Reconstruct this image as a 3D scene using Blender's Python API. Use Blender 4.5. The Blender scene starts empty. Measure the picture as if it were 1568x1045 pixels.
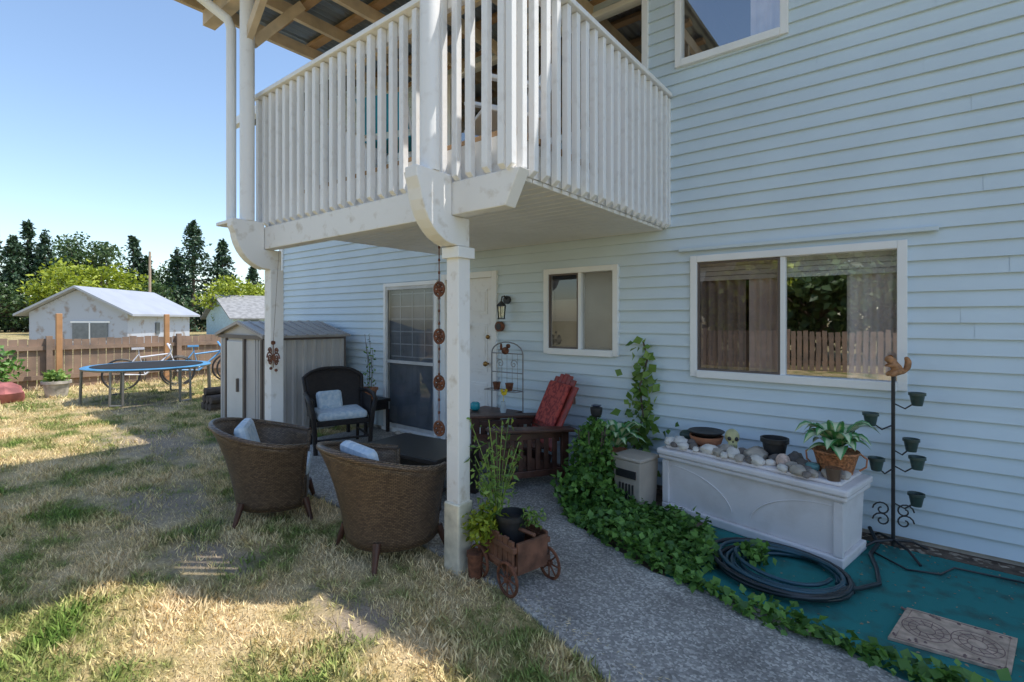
import bpy, math, random
import numpy as np
from mathutils import Vector, Matrix, Euler
random.seed(7); rng=np.random.default_rng(7)
SC=bpy.context.scene; COL=SC.collection
# ------------------------------------------------------------ materials
def N(nt,t,**k):
    n=nt.nodes.new(t)
    for a,b in k.items(): setattr(n,a,b)
    return n
def mat(name,col,rough=.6,var=.12,scale=6,bump=0,bscale=60,metal=0,spec=.5,col2=None,detail=5,ramp=(.35,.65),coords='Object'):
    m=bpy.data.materials.new(name);m.use_nodes=True;nt=m.node_tree;b=nt.nodes['Principled BSDF']
    b.inputs['Roughness'].default_value=rough;b.inputs['Metallic'].default_value=metal
    b.inputs['Specular IOR Level'].default_value=spec
    tc=N(nt,'ShaderNodeTexCoord');no=N(nt,'ShaderNodeTexNoise');no.inputs['Scale'].default_value=scale;no.inputs['Detail'].default_value=detail
    nt.links.new(tc.outputs[coords],no.inputs['Vector'])
    r=N(nt,'ShaderNodeValToRGB');r.color_ramp.elements[0].position=ramp[0];r.color_ramp.elements[1].position=ramp[1]
    c1=col2 if col2 else tuple(c*(1-var) for c in col)
    c2=col if col2 else tuple(min(1,c*(1+var)) for c in col)
    r.color_ramp.elements[0].color=(*c1,1);r.color_ramp.elements[1].color=(*c2,1)
    nt.links.new(no.outputs['Fac'],r.inputs[0]);nt.links.new(r.outputs[0],b.inputs['Base Color'])
    if bump:
        n2=N(nt,'ShaderNodeTexNoise');n2.inputs['Scale'].default_value=bscale;n2.inputs['Detail'].default_value=4
        nt.links.new(tc.outputs[coords],n2.inputs['Vector'])
        bp=N(nt,'ShaderNodeBump');bp.inputs['Strength'].default_value=bump;bp.inputs['Distance'].default_value=.01
        nt.links.new(n2.outputs['Fac'],bp.inputs['Height']);nt.links.new(bp.outputs[0],b.inputs['Normal'])
    return m
def leafmat(name,dark,light,trans=.3,rough=.5):
    m=bpy.data.materials.new(name);m.use_nodes=True;nt=m.node_tree;b=nt.nodes['Principled BSDF'];out=nt.nodes['Material Output']
    g=N(nt,'ShaderNodeNewGeometry');r=N(nt,'ShaderNodeValToRGB')
    r.color_ramp.elements[0].color=(*dark,1);r.color_ramp.elements[1].color=(*light,1)
    nt.links.new(g.outputs['Random Per Island'],r.inputs[0]);nt.links.new(r.outputs[0],b.inputs['Base Color'])
    b.inputs['Roughness'].default_value=rough
    t=N(nt,'ShaderNodeBsdfTranslucent');mx=N(nt,'ShaderNodeMixShader');mx.inputs[0].default_value=trans
    nt.links.new(r.outputs[0],t.inputs[0]);nt.links.new(b.outputs[0],mx.inputs[1]);nt.links.new(t.outputs[0],mx.inputs[2]);nt.links.new(mx.outputs[0],out.inputs[0])
    return m
def wickermat(name,c1,c2,sc=60,rough=.4):
    m=bpy.data.materials.new(name);m.use_nodes=True;nt=m.node_tree;b=nt.nodes['Principled BSDF']
    tc=N(nt,'ShaderNodeTexCoord');br=N(nt,'ShaderNodeTexBrick')
    nt.links.new(tc.outputs['UV'],br.inputs['Vector'])
    br.inputs['Scale'].default_value=1;br.inputs['Color1'].default_value=(*c1,1);br.inputs['Color2'].default_value=(*c2,1);br.inputs['Mortar'].default_value=(c1[0]*.15,c1[1]*.15,c1[2]*.15,1)
    br.inputs['Mortar Size'].default_value=.0022;br.inputs['Mortar Smooth'].default_value=.6;br.inputs['Brick Width'].default_value=.024;br.inputs['Row Height'].default_value=.010
    nt.links.new(br.outputs['Color'],b.inputs['Base Color']);b.inputs['Roughness'].default_value=rough
    bp=N(nt,'ShaderNodeBump');bp.inputs['Strength'].default_value=.8;bp.inputs['Distance'].default_value=.004;bp.invert=True
    nt.links.new(br.outputs['Fac'],bp.inputs['Height']);nt.links.new(bp.outputs[0],b.inputs['Normal'])
    return m
def glassmat(name,refl=.3,tint=(.8,.85,.85),rough=.01):
    m=bpy.data.materials.new(name);m.use_nodes=True;nt=m.node_tree;out=nt.nodes['Material Output']
    g=N(nt,'ShaderNodeBsdfGlossy');g.inputs['Roughness'].default_value=rough;g.inputs['Color'].default_value=(.95,.95,.95,1)
    t=N(nt,'ShaderNodeBsdfTransparent');t.inputs[0].default_value=(*tint,1)
    tc=N(nt,'ShaderNodeTexCoord');no=N(nt,'ShaderNodeTexNoise');no.inputs['Scale'].default_value=1.3
    bp=N(nt,'ShaderNodeBump');bp.inputs['Strength'].default_value=.05;bp.inputs['Distance'].default_value=.012
    nt.links.new(tc.outputs['Object'],no.inputs['Vector']);nt.links.new(no.outputs['Fac'],bp.inputs['Height']);nt.links.new(bp.outputs[0],g.inputs['Normal'])
    mx=N(nt,'ShaderNodeMixShader');mx.inputs[0].default_value=refl
    nt.links.new(t.outputs[0],mx.inputs[1]);nt.links.new(g.outputs[0],mx.inputs[2]);nt.links.new(mx.outputs[0],out.inputs[0])
    return m
# ------------------------------------------------------------ mesh builder
class MB:
    def __init__(s): s.v=[];s.f=[];s.uv={}
    def box(s,c,sz,rot=None,taper=1):
        hx,hy,hz=[a/2 for a in sz];b=len(s.v)
        R=Euler(rot).to_matrix() if rot else None
        for z in(-1,1):
            k=taper if z<0 else 1
            for x,y in((-1,-1),(1,-1),(1,1),(-1,1)):
                p=Vector((x*hx*k,y*hy*k,z*hz))
                if R: p=R@p
                s.v.append((p.x+c[0],p.y+c[1],p.z+c[2]))
        s.f+=[(b+3,b+2,b+1,b),(b+4,b+5,b+6,b+7),(b,b+1,b+5,b+4),(b+1,b+2,b+6,b+5),(b+2,b+3,b+7,b+6),(b+3,b,b+4,b+7)];return s
    def bb(s,x0,x1,y0,y1,z0,z1): return s.box(((x0+x1)/2,(y0+y1)/2,(z0+z1)/2),(x1-x0,y1-y0,z1-z0))
    def beam(s,p0,p1,w,h,up=(0,0,1)):
        p0=Vector(p0);p1=Vector(p1);d=(p1-p0).normalized();u=Vector(up);sd=d.cross(u)
        if sd.length<1e-4: sd=d.cross(Vector((0,1,0)))
        sd.normalize();u=sd.cross(d);b=len(s.v)
        for p in(p0,p1):
            for a,c in((-1,-1),(1,-1),(1,1),(-1,1)): s.v.append(tuple(p+sd*a*w/2+u*c*h/2))
        s.f+=[(b+3,b+2,b+1,b),(b+4,b+5,b+6,b+7),(b,b+1,b+5,b+4),(b+1,b+2,b+6,b+5),(b+2,b+3,b+7,b+6),(b+3,b,b+4,b+7)];return s
    def tube(s,pts,r,n=8,closed=False):
        P=[Vector(p) for p in pts];m=len(P);b=len(s.v);rr=r if hasattr(r,'__len__') else [r]*m
        prev=None
        for i in range(m):
            if closed: d=P[(i+1)%m]-P[i-1]
            else: d=P[min(i+1,m-1)]-P[max(i-1,0)]
            d.normalize()
            if prev is None:
                a=Vector((0,0,1)) if abs(d.z)<.9 else Vector((1,0,0)); x=d.cross(a).normalized()
            else: x=(prev-d*prev.dot(d)).normalized()
            prev=x;y=d.cross(x)
            for k in range(n):
                t=2*math.pi*k/n;s.v.append(tuple(P[i]+(x*math.cos(t)+y*math.sin(t))*rr[i]))
        for i in range(m if closed else m-1):
            j=(i+1)%m
            for k in range(n):
                l=(k+1)%n;s.f.append((b+i*n+k,b+i*n+l,b+j*n+l,b+j*n+k))
        if not closed:
            s.f.append(tuple(b+k for k in range(n))[::-1]);s.f.append(tuple(b+(m-1)*n+k for k in range(n)))
        return s
    def cyl(s,p0,p1,r0,r1=None,n=12): return s.tube([p0,p1],[r0,r0 if r1 is None else r1],n)
    def lathe(s,prof,c=(0,0,0),n=20):
        b=len(s.v);m=len(prof)
        for r,z in prof:
            for k in range(n):
                t=2*math.pi*k/n;s.v.append((c[0]+r*math.cos(t),c[1]+r*math.sin(t),c[2]+z))
        for i in range(m-1):
            for k in range(n):
                l=(k+1)%n;s.f.append((b+i*n+k,b+i*n+l,b+(i+1)*n+l,b+(i+1)*n+k))
        s.f.append(tuple(b+k for k in range(n))[::-1]);s.f.append(tuple(b+(m-1)*n+k for k in range(n)));return s
    def prism(s,poly,vec):
        b=len(s.v);n=len(poly);vec=Vector(vec)
        for p in poly: s.v.append(tuple(p))
        for p in poly: s.v.append(tuple(Vector(p)+vec))
        s.f.append(tuple(range(b,b+n))[::-1]);s.f.append(tuple(range(b+n,b+2*n)))
        for i in range(n):
            j=(i+1)%n;s.f.append((b+i,b+j,b+n+j,b+n+i))
        return s
    def grid(s,P,uvs=None):
        b=len(s.v);m=len(P);n=len(P[0])
        for i in range(m):
            for j in range(n):
                s.v.append(tuple(P[i][j]))
                if uvs: s.uv[len(s.v)-1]=uvs[i][j]
        for i in range(m-1):
            for j in range(n-1): s.f.append((b+i*n+j,b+(i+1)*n+j,b+(i+1)*n+j+1,b+i*n+j+1))
        return s
    def blob(s,c,r,n=12,jit=.0,sq=(1,1,1)):
        b=len(s.v);m=n//2+1
        for i in range(m):
            ph=math.pi*i/(m-1)
            for k in range(n):
                t=2*math.pi*k/n;j=1+random.uniform(-jit,jit) if 0<i<m-1 else 1
                s.v.append((c[0]+r*sq[0]*j*math.sin(ph)*math.cos(t),c[1]+r*sq[1]*j*math.sin(ph)*math.sin(t),c[2]+r*sq[2]*j*math.cos(ph)))
        for i in range(m-1):
            for k in range(n):
                l=(k+1)%n;s.f.append((b+i*n+k,b+(i+1)*n+k,b+(i+1)*n+l,b+i*n+l))
        return s
    def build(s,name,m,parent=None,smooth=None,bevel=0,solid=0,subd=0):
        me=bpy.data.meshes.new(name);me.from_pydata(s.v,[],s.f);me.validate();me.materials.append(m)
        if s.uv:
            ul=me.uv_layers.new(name='UVMap')
            for l in me.loops: ul.data[l.index].uv=s.uv.get(l.vertex_index,(me.vertices[l.vertex_index].co.x+me.vertices[l.vertex_index].co.y,me.vertices[l.vertex_index].co.z))
        if smooth is not None:
            me.polygons.foreach_set('use_smooth',[True]*len(me.polygons));me.set_sharp_from_angle(angle=math.radians(smooth))
        o=bpy.data.objects.new(name,me);COL.objects.link(o)
        if parent: o.parent=parent
        if solid: q=o.modifiers.new('s','SOLIDIFY');q.thickness=solid;q.offset=0
        if subd: q=o.modifiers.new('u','SUBSURF');q.levels=subd;q.render_levels=subd
        if bevel: q=o.modifiers.new('b','BEVEL');q.width=bevel;q.segments=2;q.limit_method='ANGLE'
        return o
def E(name,loc=(0,0,0),rz=0):
    o=bpy.data.objects.new(name,None);o.location=loc;o.rotation_euler=(0,0,rz);o.empty_display_size=.1;COL.objects.link(o);return o
def leaves(name,P,S,m,parent=None,wid=.6,nb=(0,0,1),nbw=.5,db=(0,0,0),dbw=0,fold=.12):
    P=np.asarray(P,float);n=len(P);S=np.broadcast_to(np.asarray(S,float),(n,))[:,None]
    nn=rng.normal(size=(n,3));nn/=np.linalg.norm(nn,axis=1)[:,None];nn+=np.array(nb)*nbw;nn/=np.linalg.norm(nn,axis=1)[:,None]
    d=rng.normal(size=(n,3));d/=np.linalg.norm(d,axis=1)[:,None];d+=np.array(db)*dbw
    if dbw>1.2:
        d/=np.linalg.norm(d,axis=1)[:,None];s=np.cross(d,nn);s/=np.linalg.norm(s,axis=1)[:,None]+1e-9;nn=np.cross(s,d)
    else:
        d-=(d*nn).sum(1)[:,None]*nn;d/=np.linalg.norm(d,axis=1)[:,None]+1e-9;s=np.cross(nn,d)
    V=np.empty((n,4,3));V[:,0]=P;V[:,1]=P+S*(.4*d+wid/2*s+fold*nn);V[:,2]=P+S*d;V[:,3]=P+S*(.4*d-wid/2*s+fold*nn)
    me=bpy.data.meshes.new(name);me.vertices.add(4*n);me.vertices.foreach_set('co',V.ravel())
    i=np.arange(n)[:,None]*4;L=np.concatenate([i,i+1,i+2,i,i+2,i+3],1).ravel()
    me.loops.add(6*n);me.loops.foreach_set('vertex_index',L.astype(np.int32))
    me.polygons.add(2*n);me.polygons.foreach_set('loop_start',(np.arange(2*n)*3).astype(np.int32))
    me.update();me.validate();me.materials.append(m)
    o=bpy.data.objects.new(name,me);COL.objects.link(o)
    if parent:o.parent=parent
    return o
# ------------------------------------------------------------ material set
M_side=mat('blue_vinyl_siding',(.64,.74,.80),.5,.04,1.6,bump=.05,bscale=200,detail=8)
M_white=mat('white_vinyl',(.88,.88,.87),.45,.03,3)
M_paint=mat('weathered_white_paint',(.86,.84,.81),.6,.1,11,bump=.25,bscale=30,col2=(.66,.61,.54),ramp=(.28,.42),detail=10)
M_paintc=mat('clean_white_paint',(.88,.87,.86),.5,.1,14,bump=.1,bscale=40,col2=(.80,.78,.76),ramp=(.3,.45),detail=8)
M_soff=mat('soffit_paint',(.86,.84,.80),.5,.05,2)
M_wood=mat('bare_rafter_wood',(.48,.30,.16),.7,.25,4,bump=.2)
M_wood2=mat('pale_rafter_wood',(.70,.56,.40),.7,.2,4,bump=.2)
M_metalroof=mat('corrugated_roof_metal',(.26,.30,.34),.4,.15,3,metal=.4)
M_darkwood=mat('dark_brown_wood',(.085,.036,.024),.45,.35,9,bump=.15)
M_red=mat('red_stained_wood',(.40,.045,.03),.5,.35,14,bump=.1,col2=(.18,.035,.025))
M_wick=wickermat('brown_wicker',(.25,.165,.10),(.12,.075,.048),rough=.33)
M_wickb=wickermat('black_wicker',(.045,.032,.028),(.022,.017,.017))
M_cush=mat('pale_blue_cushion',(.72,.78,.82),.9,.3,25,bump=.2,bscale=200,col2=(.48,.60,.70))
M_plast=mat('white_resin',(.80,.76,.76),.5,.1,4,bump=.1,bscale=50,col2=(.66,.61,.59),ramp=(.25,.5),detail=9)
M_black=mat('black_iron',(.025,.025,.027),.5,.2,20)
M_rust=mat('rusted_iron',(.16,.06,.03),.8,.4,30,bump=.3)
M_terra=mat('terracotta',(.50,.21,.11),.8,.15,12)
M_pot=mat('dark_green_pot',(.04,.07,.06),.4,.2,10)
M_soil=mat('soil',(.12,.085,.06),.95,.4,12,bump=.6)
M_rock=mat('pebble_rock',(.46,.41,.35),.8,.3,9,bump=.2)
M_rockd=mat('dark_pebble',(.20,.17,.15),.7,.3,9,bump=.2)
M_rub=mat('earthy_rubble',(.30,.24,.18),.9,.4,20,bump=.4)
M_rockw=mat('white_rock',(.74,.70,.64),.7,.15,9,bump=.2)
M_hose=mat('garden_hose',(.025,.075,.10),.3,.3,5)
M_hoseb=mat('black_hose',(.018,.025,.03),.35,.3,5)
M_shed=mat('tan_shed_metal',(.54,.51,.49),.45,.05,3)
M_shedd=mat('brown_shed_trim',(.14,.11,.095),.5,.1,4)
M_shedw=mat('shed_door_panel',(.72,.70,.67),.45,.05,3)
M_leaf=leafmat('ivy_leaf',(.035,.11,.02),(.22,.42,.08))
M_leafl=leafmat('bright_leaf',(.08,.18,.03),(.32,.46,.10))
M_con=leafmat('conifer_needles',(.014,.038,.020),(.065,.125,.055),.1)
M_dec=leafmat('tree_leaf',(.03,.07,.02),(.12,.19,.06))
M_yel=leafmat('yellow_green_leaf',(.14,.20,.01),(.46,.52,.05))
M_bark=mat('bark',(.12,.09,.07),.9,.3,10,bump=.5)
M_glassR=glassmat('window_glass',.36,(.92,.94,.94));M_glassL=glassmat('screened_glass',.09,(.62,.58,.55));M_glassF=glassmat('obscured_glass',.10,(.75,.75,.72),.25)
M_int=mat('room_interior',(.24,.18,.15),.9,.1,2)
M_curt=mat('sheer_curtain',(.85,.74,.70),.9,.1,6);M_curtb=mat('brown_curtain',(.40,.33,.30),.9,.1,6)
M_blind=mat('roller_blind',(.82,.78,.74),.9,.1,6)
M_fence=mat('cedar_fence',(.34,.23,.165),.85,.35,3,bump=.3,col2=(.21,.155,.12))
M_post=mat('orange_post',(.45,.24,.11),.8,.2,3)
# ------------------------------------------------------------ ground
PATCH=[(-7.1,-2.15,1.5,.6),(-4.75,-2.8,.9,.5),(-3.5,-2.95,.5,.25),(-10.5,-1.4,1.2,.9),(-2.2,-2.75,.45,.2)]
def groundmat(blades=False):
    m=bpy.data.materials.new('grass_blades' if blades else 'lawn');m.use_nodes=True;nt=m.node_tree;b=nt.nodes['Principled BSDF'];L=nt.links
    g=N(nt,'ShaderNodeNewGeometry')
    n1=N(nt,'ShaderNodeTexNoise');n1.inputs['Scale'].default_value=1.7;n1.inputs['Detail'].default_value=9;n1.inputs['Roughness'].default_value=.72
    L.new(g.outputs['Position'],n1.inputs['Vector'])
    r=N(nt,'ShaderNodeValToRGB');e=r.color_ramp.elements
    e[0].position=.40;e[0].color=(.60,.47,.27,1) if not blades else (.88,.70,.42,1)
    e[1].position=.64;e[1].color=(.09,.13,.025,1) if not blades else (.16,.26,.05,1)
    x=e.new(.49);x.color=(.46,.36,.18,1) if not blades else (.72,.58,.30,1)
    x=e.new(.56);x.color=(.20,.20,.065,1) if not blades else (.31,.35,.11,1)
    L.new(n1.outputs['Fac'],r.inputs[0])
    col=r.outputs[0]
    n2=N(nt,'ShaderNodeTexNoise');n2.inputs['Scale'].default_value=60;n2.inputs['Detail'].default_value=3;L.new(g.outputs['Position'],n2.inputs['Vector'])
    if blades:
        mv=N(nt,'ShaderNodeMath',operation='MULTIPLY_ADD');L.new(g.outputs['Random Per Island'],mv.inputs[0]);mv.inputs[1].default_value=.9;mv.inputs[2].default_value=.5
    else:
        mv=N(nt,'ShaderNodeMath',operation='MULTIPLY_ADD');L.new(n2.outputs['Fac'],mv.inputs[0]);mv.inputs[1].default_value=1.4;mv.inputs[2].default_value=.2
    mx=N(nt,'ShaderNodeMix',data_type='RGBA',blend_type='MULTIPLY');mx.inputs[0].default_value=1;L.new(col,mx.inputs[6]);L.new(mv.outputs[0],mx.inputs[7]);col=mx.outputs[2]
    if not blades:
        acc=None
        for cx,cy,rx,ry in PATCH:
            v=N(nt,'ShaderNodeVectorMath',operation='SUBTRACT');L.new(g.outputs['Position'],v.inputs[0]);v.inputs[1].default_value=(cx,cy,0)
            v2=N(nt,'ShaderNodeVectorMath',operation='DIVIDE');L.new(v.outputs[0],v2.inputs[0]);v2.inputs[1].default_value=(rx,ry,1)
            v3=N(nt,'ShaderNodeVectorMath',operation='LENGTH');L.new(v2.outputs[0],v3.inputs[0])
            if acc is None: acc=v3.outputs['Value']
            else:
                mn=N(nt,'ShaderNodeMath',operation='MINIMUM');L.new(acc,mn.inputs[0]);L.new(v3.outputs['Value'],mn.inputs[1]);acc=mn.outputs[0]
        n3=N(nt,'ShaderNodeTexNoise');n3.inputs['Scale'].default_value=3.6;n3.inputs['Detail'].default_value=10;n3.inputs['Roughness'].default_value=.7;L.new(g.outputs['Position'],n3.inputs['Vector'])
        ad=N(nt,'ShaderNodeMath',operation='MULTIPLY_ADD');L.new(n3.outputs['Fac'],ad.inputs[0]);ad.inputs[1].default_value=3.4;L.new(acc,ad.inputs[2])
        mr=N(nt,'ShaderNodeMapRange');L.new(ad.outputs[0],mr.inputs[0]);mr.inputs[1].default_value=1.95;mr.inputs[2].default_value=2.75;mr.inputs[3].default_value=.9;mr.inputs[4].default_value=0
        m2=N(nt,'ShaderNodeMix',data_type='RGBA');L.new(mr.outputs[0],m2.inputs[0]);L.new(col,m2.inputs[6])
        rr=N(nt,'ShaderNodeValToRGB');rr.color_ramp.elements[0].color=(.15,.115,.085,1);rr.color_ramp.elements[1].color=(.44,.36,.28,1);L.new(n2.outputs['Fac'],rr.inputs[0]);L.new(rr.outputs[0],m2.inputs[7]);col=m2.outputs[2]
        bp=N(nt,'ShaderNodeBump');bp.inputs['Strength'].default_value=.5;bp.inputs['Distance'].default_value=.02;L.new(n2.outputs['Fac'],bp.inputs['Height']);L.new(bp.outputs[0],b.inputs['Normal'])
    L.new(col,b.inputs['Base Color']);b.inputs['Roughness'].default_value=.85;b.inputs['Specular IOR Level'].default_value=.2
    return m
M_lawn=groundmat();M_blade=groundmat(True)
g=MB();g.v=[(-300,-300,0),(300,-300,0),(300,300,0),(-300,300,0)];g.f=[(0,1,2,3)];g.build('lawn_ground',M_lawn)
PATIO=[(-5.8,-.02),(-5.8,-1.9),(-2.5,-2.03),(-1.76,-2.12),(-1.4,-2.24),(-.97,-2.38),(0,-2.6),(3,-2.9),(3,-1.8),(-.02,-1.63),(-.43,-1.46),(-1.17,-1.43),(-1.96,-1.09),(-2.26,-.75),(-2.3,-.02)]
def inpoly(x,y,poly):
    c=False;j=len(poly)-1
    for i in range(len(poly)):
        xi,yi=poly[i];xj,yj=poly[j]
        if (yi>y)!=(yj>y) and x<(xj-xi)*(y-yi)/(yj-yi)+xi: c=not c
        j=i
    return c
def aggregate():
    m=bpy.data.materials.new('exposed_aggregate_concrete');m.use_nodes=True;nt=m.node_tree;b=nt.nodes['Principled BSDF'];L=nt.links
    g=N(nt,'ShaderNodeNewGeometry');v=N(nt,'ShaderNodeTexVoronoi');v.inputs['Scale'].default_value=90;L.new(g.outputs['Position'],v.inputs['Vector'])
    hs=N(nt,'ShaderNodeSeparateColor');L.new(v.outputs['Color'],hs.inputs[0])
    r=N(nt,'ShaderNodeValToRGB');r.color_ramp.elements[0].color=(.23,.22,.20,1);r.color_ramp.elements[1].color=(.62,.59,.53,1);x=r.color_ramp.elements.new(.6);x.color=(.36,.34,.31,1);L.new(hs.outputs[0],r.inputs[0])
    n=N(nt,'ShaderNodeTexNoise');n.inputs['Scale'].default_value=2.2;n.inputs['Detail'].default_value=8;L.new(g.outputs['Position'],n.inputs['Vector'])
    mr=N(nt,'ShaderNodeMapRange');mr.inputs[1].default_value=.3;mr.inputs[2].default_value=.7;mr.inputs[3].default_value=.65;mr.inputs[4].default_value=1.2;L.new(n.outputs['Fac'],mr.inputs[0])
    mx=N(nt,'ShaderNodeMix',data_type='RGBA',blend_type='MULTIPLY');mx.inputs[0].default_value=1;L.new(r.outputs[0],mx.inputs[6]);L.new(mr.outputs[0],mx.inputs[7]);L.new(mx.outputs[2],b.inputs['Base Color'])
    bp=N(nt,'ShaderNodeBump');bp.invert=True;bp.inputs['Strength'].default_value=.5;bp.inputs['Distance'].default_value=.005;L.new(v.outputs['Distance'],bp.inputs['Height']);L.new(bp.outputs[0],b.inputs['Normal'])
    b.inputs['Roughness'].default_value=.8
    return m
M_conc=aggregate()
MB().prism([(x,y,-.05) for x,y in PATIO],(0,0,.07)).build('concrete_path',M_conc,bevel=.008)
MB().prism([(x,y,-.02) for x,y in [(-2.4,-.01),(-2.3,-.8),(-1.9,-1.2),(-1.1,-1.5),(-.9,-1.5),(-.9,-.01)]],(0,0,.03)).build('soil_bed',M_soil)
M_carp=mat('teal_outdoor_carpet',(.02,.21,.20),.95,.5,9,bump=.5,bscale=300,detail=9,col2=(.03,.12,.11),ramp=(.3,.5))
MB().prism([(x,y,-.02) for x,y in [(-1.15,-.05),(-1.1,-1.42),(-.4,-1.5),(0,-1.64),(3.5,-1.85),(3.5,-.12),(-.3,-.12)]],(0,0,.035)).build('outdoor_carpet',M_carp)
r=MB()
for i in range(420):
    x=random.uniform(-.3,3.2);y=-.03-abs(random.gauss(0,.06));r.blob((x,y,.012),random.uniform(.005,.022),6,.3,(1.2,1,.6))
r.build('rubble_edging',M_rub)
MB().prism([(x,y,-.02) for x,y in [(-.3,-.002),(-.3,-.135),(.5,-.16),(1.2,-.13),(3.5,-.15),(3.5,-.002)]],(0,0,.039)).build('dirt_edging',M_soil)
P=[(random.uniform(-1.0,1.6),random.uniform(-1.55,-.15),.017) for k in range(420)]
leaves('leaf_litter',P,rng.uniform(.006,.022,len(P)),leafmat('dead_leaf',(.14,.09,.05),(.42,.33,.2),.1),wid=.6,nbw=4,fold=.1)
def wob(x,y): return .35*math.sin(4*x+2*math.sin(5*y))+.25*math.sin(9*y+3*x)
def scat(n,x0,x1,y0,y1,size):
    P=[];
    while len(P)<n:
        x=random.uniform(x0,x1);y=random.uniform(y0,y1)
        if inpoly(x,y,PATIO) or (y>-1.9 and x>-2.5) or (-7.9<x<-6.2 and y>-1.3) or (y>0 and x>-8.4): continue
        pr=min(((x-a)/c)**2+((y-b)/d)**2 for a,b,c,d in PATCH)
        if pr**.5+wob(x,y)<.8 and random.random()<.75: continue
        P.append((x,y,0))
    return P
P=scat(75000,-5.5,-.2,-4.3,-2.02,.05)+scat(60000,-11,-5.5,-5.0,-.2,.06)+scat(35000,-18,-11,-8,5,.08)
P=np.array(P);S=rng.uniform(.02,.055,len(P));S[75000:]*=1.15;S[135000:]*=1.6
tuft=np.sin(P[:,0]*5.1+1.3*np.sin(P[:,1]*7))*np.sin(P[:,1]*6.3+P[:,0]*2);S*=1+.45*np.clip(tuft,-.6,1)
leaves('grass',P,S,M_blade,wid=.13,nbw=0,db=(0,0,1),dbw=1.25,fold=.0)
P=[]
for k in range(900):
    t=random.random();x=-5.5+6.5*t;yy=-1.95 if x<-2.5 else (-2.03-.06*(x+2.5) if x<-1.76 else -2.12-.27*(x+1.76));P.append((x,yy+abs(random.gauss(0,.07)),.023))
leaves('dry_clippings',P,rng.uniform(.01,.035,len(P)),M_blade,wid=.12,nbw=4,fold=0)
# ------------------------------------------------------------ house
H=E('blue_sided_house')
OP=[(-1.405,-.018,1.044,2.008),(-2.898,-2.107,1.173,1.989),(-1.536,-.717,3.666,4.9),(-3.3,-1.82,3.3,4.4),(-4.3,-3.45,2.54,4.4),(-5.5,-4.55,.07,1.93),(-4.36,-3.62,.05,1.97)]
def siding(x0,x1,z0,z1,ops,hh=.102):
    m=MB();z=z0;yy=lambda u:-.021*(1-u)
    while z<z1:
        ze=z+hh;cuts=[z,ze]+[q for o in ops for q in o[2:4] if z+.001<q<ze-.001];cuts=sorted(set(cuts))
        seams=[x0];x=x0+random.uniform(.5,3.6)
        while x<x1: seams.append(x);x+=random.uniform(2.4,3.7)
        seams.append(x1)
        offs=[(.0025 if i%2 else 0) for i in range(len(seams))]
        for a,b in zip(cuts[:-1],cuts[1:]):
            iv=[(x0,x1)]
            for o in ops:
                if o[2]<=a+1e-4 and o[3]>=b-1e-4:
                    nv=[]
                    for p,q in iv:
                        if o[1]<=p or o[0]>=q: nv.append((p,q));continue
                        if o[0]>p: nv.append((p,o[0]))
                        if o[1]<q: nv.append((o[1],q))
                    iv=nv
            for p,q in iv:
                for i in range(len(seams)-1):
                    s,e=max(p,seams[i]),min(q,seams[i+1])
                    if e-s<.002: continue
                    ya,yb=yy((a-z)/hh)-offs[i],yy((b-z)/hh)-offs[i];B=len(m.v)
                    m.v+=[(s,ya,a),(e,ya,a),(e,yb,b),(s,yb,b)];m.f.append((B,B+1,B+2,B+3))
                    if a==z: m.v+=[(s,.0,a),(e,.0,a)];m.f.append((B+4,B+5,B+1,B))
        z=ze
    return m
siding(-8.3,7,.05,5.3,OP).build('siding_wall',M_side,H)
m=MB();m.bb(-8.3,7,.0,.2,-.1,.05);m.build('foundation',M_rock,H)
m=MB();m.bb(-8.42,-8.3,-.03,.1,.05,4.6);m.build('corner_trim',M_white,H)
m=MB();m.v=[(-8.3,.1,0),(-8.3,8,0),(-8.3,8,5.0),(-8.3,4,6.3),(-8.3,.1,4.9), (7,.1,0),(7,8,0),(7,8,5.1),(7,4,6.9),(7,.1,5.1)];m.f=[(4,3,2,1,0),(5,6,7,8,9),(1,2,7,6)];m.build('gable_walls',M_side,H)
M_shing=mat('asphalt_shingle',(.12,.11,.10),.9)
m=MB();m.prism([(-8.38,-.75,4.56),(-8.38,-.75,4.66),(-8.38,4,6.55),(-8.38,9,5.0),(-8.38,9,4.9),(-8.38,4,6.4)],(3.2,0,0))
m.prism([(-5.18,.3,5.33),(-5.18,.3,5.43),(-5.18,4,6.72),(-5.18,9,5.0),(-5.18,9,4.9),(-5.18,4,6.5)],(3.3,0,0))
m.prism([(-1.88,-1.05,5.25),(-1.88,-1.05,5.4),(-1.88,4,7.1),(-1.88,9,5.4),(-1.88,9,5.25),(-1.88,4,6.95)],(9.4,0,0));m.build('roof',M_shing,H)  # last slab's unseen eave is extended to set where the house shadow ends
m=MB();m.bb(-8.38,-5.2,-.84,-.75,4.52,4.64);m.bb(-1.88,7.5,-1.15,-1.05,5.2,5.38);m.build('gutter',M_white,H)
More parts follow.
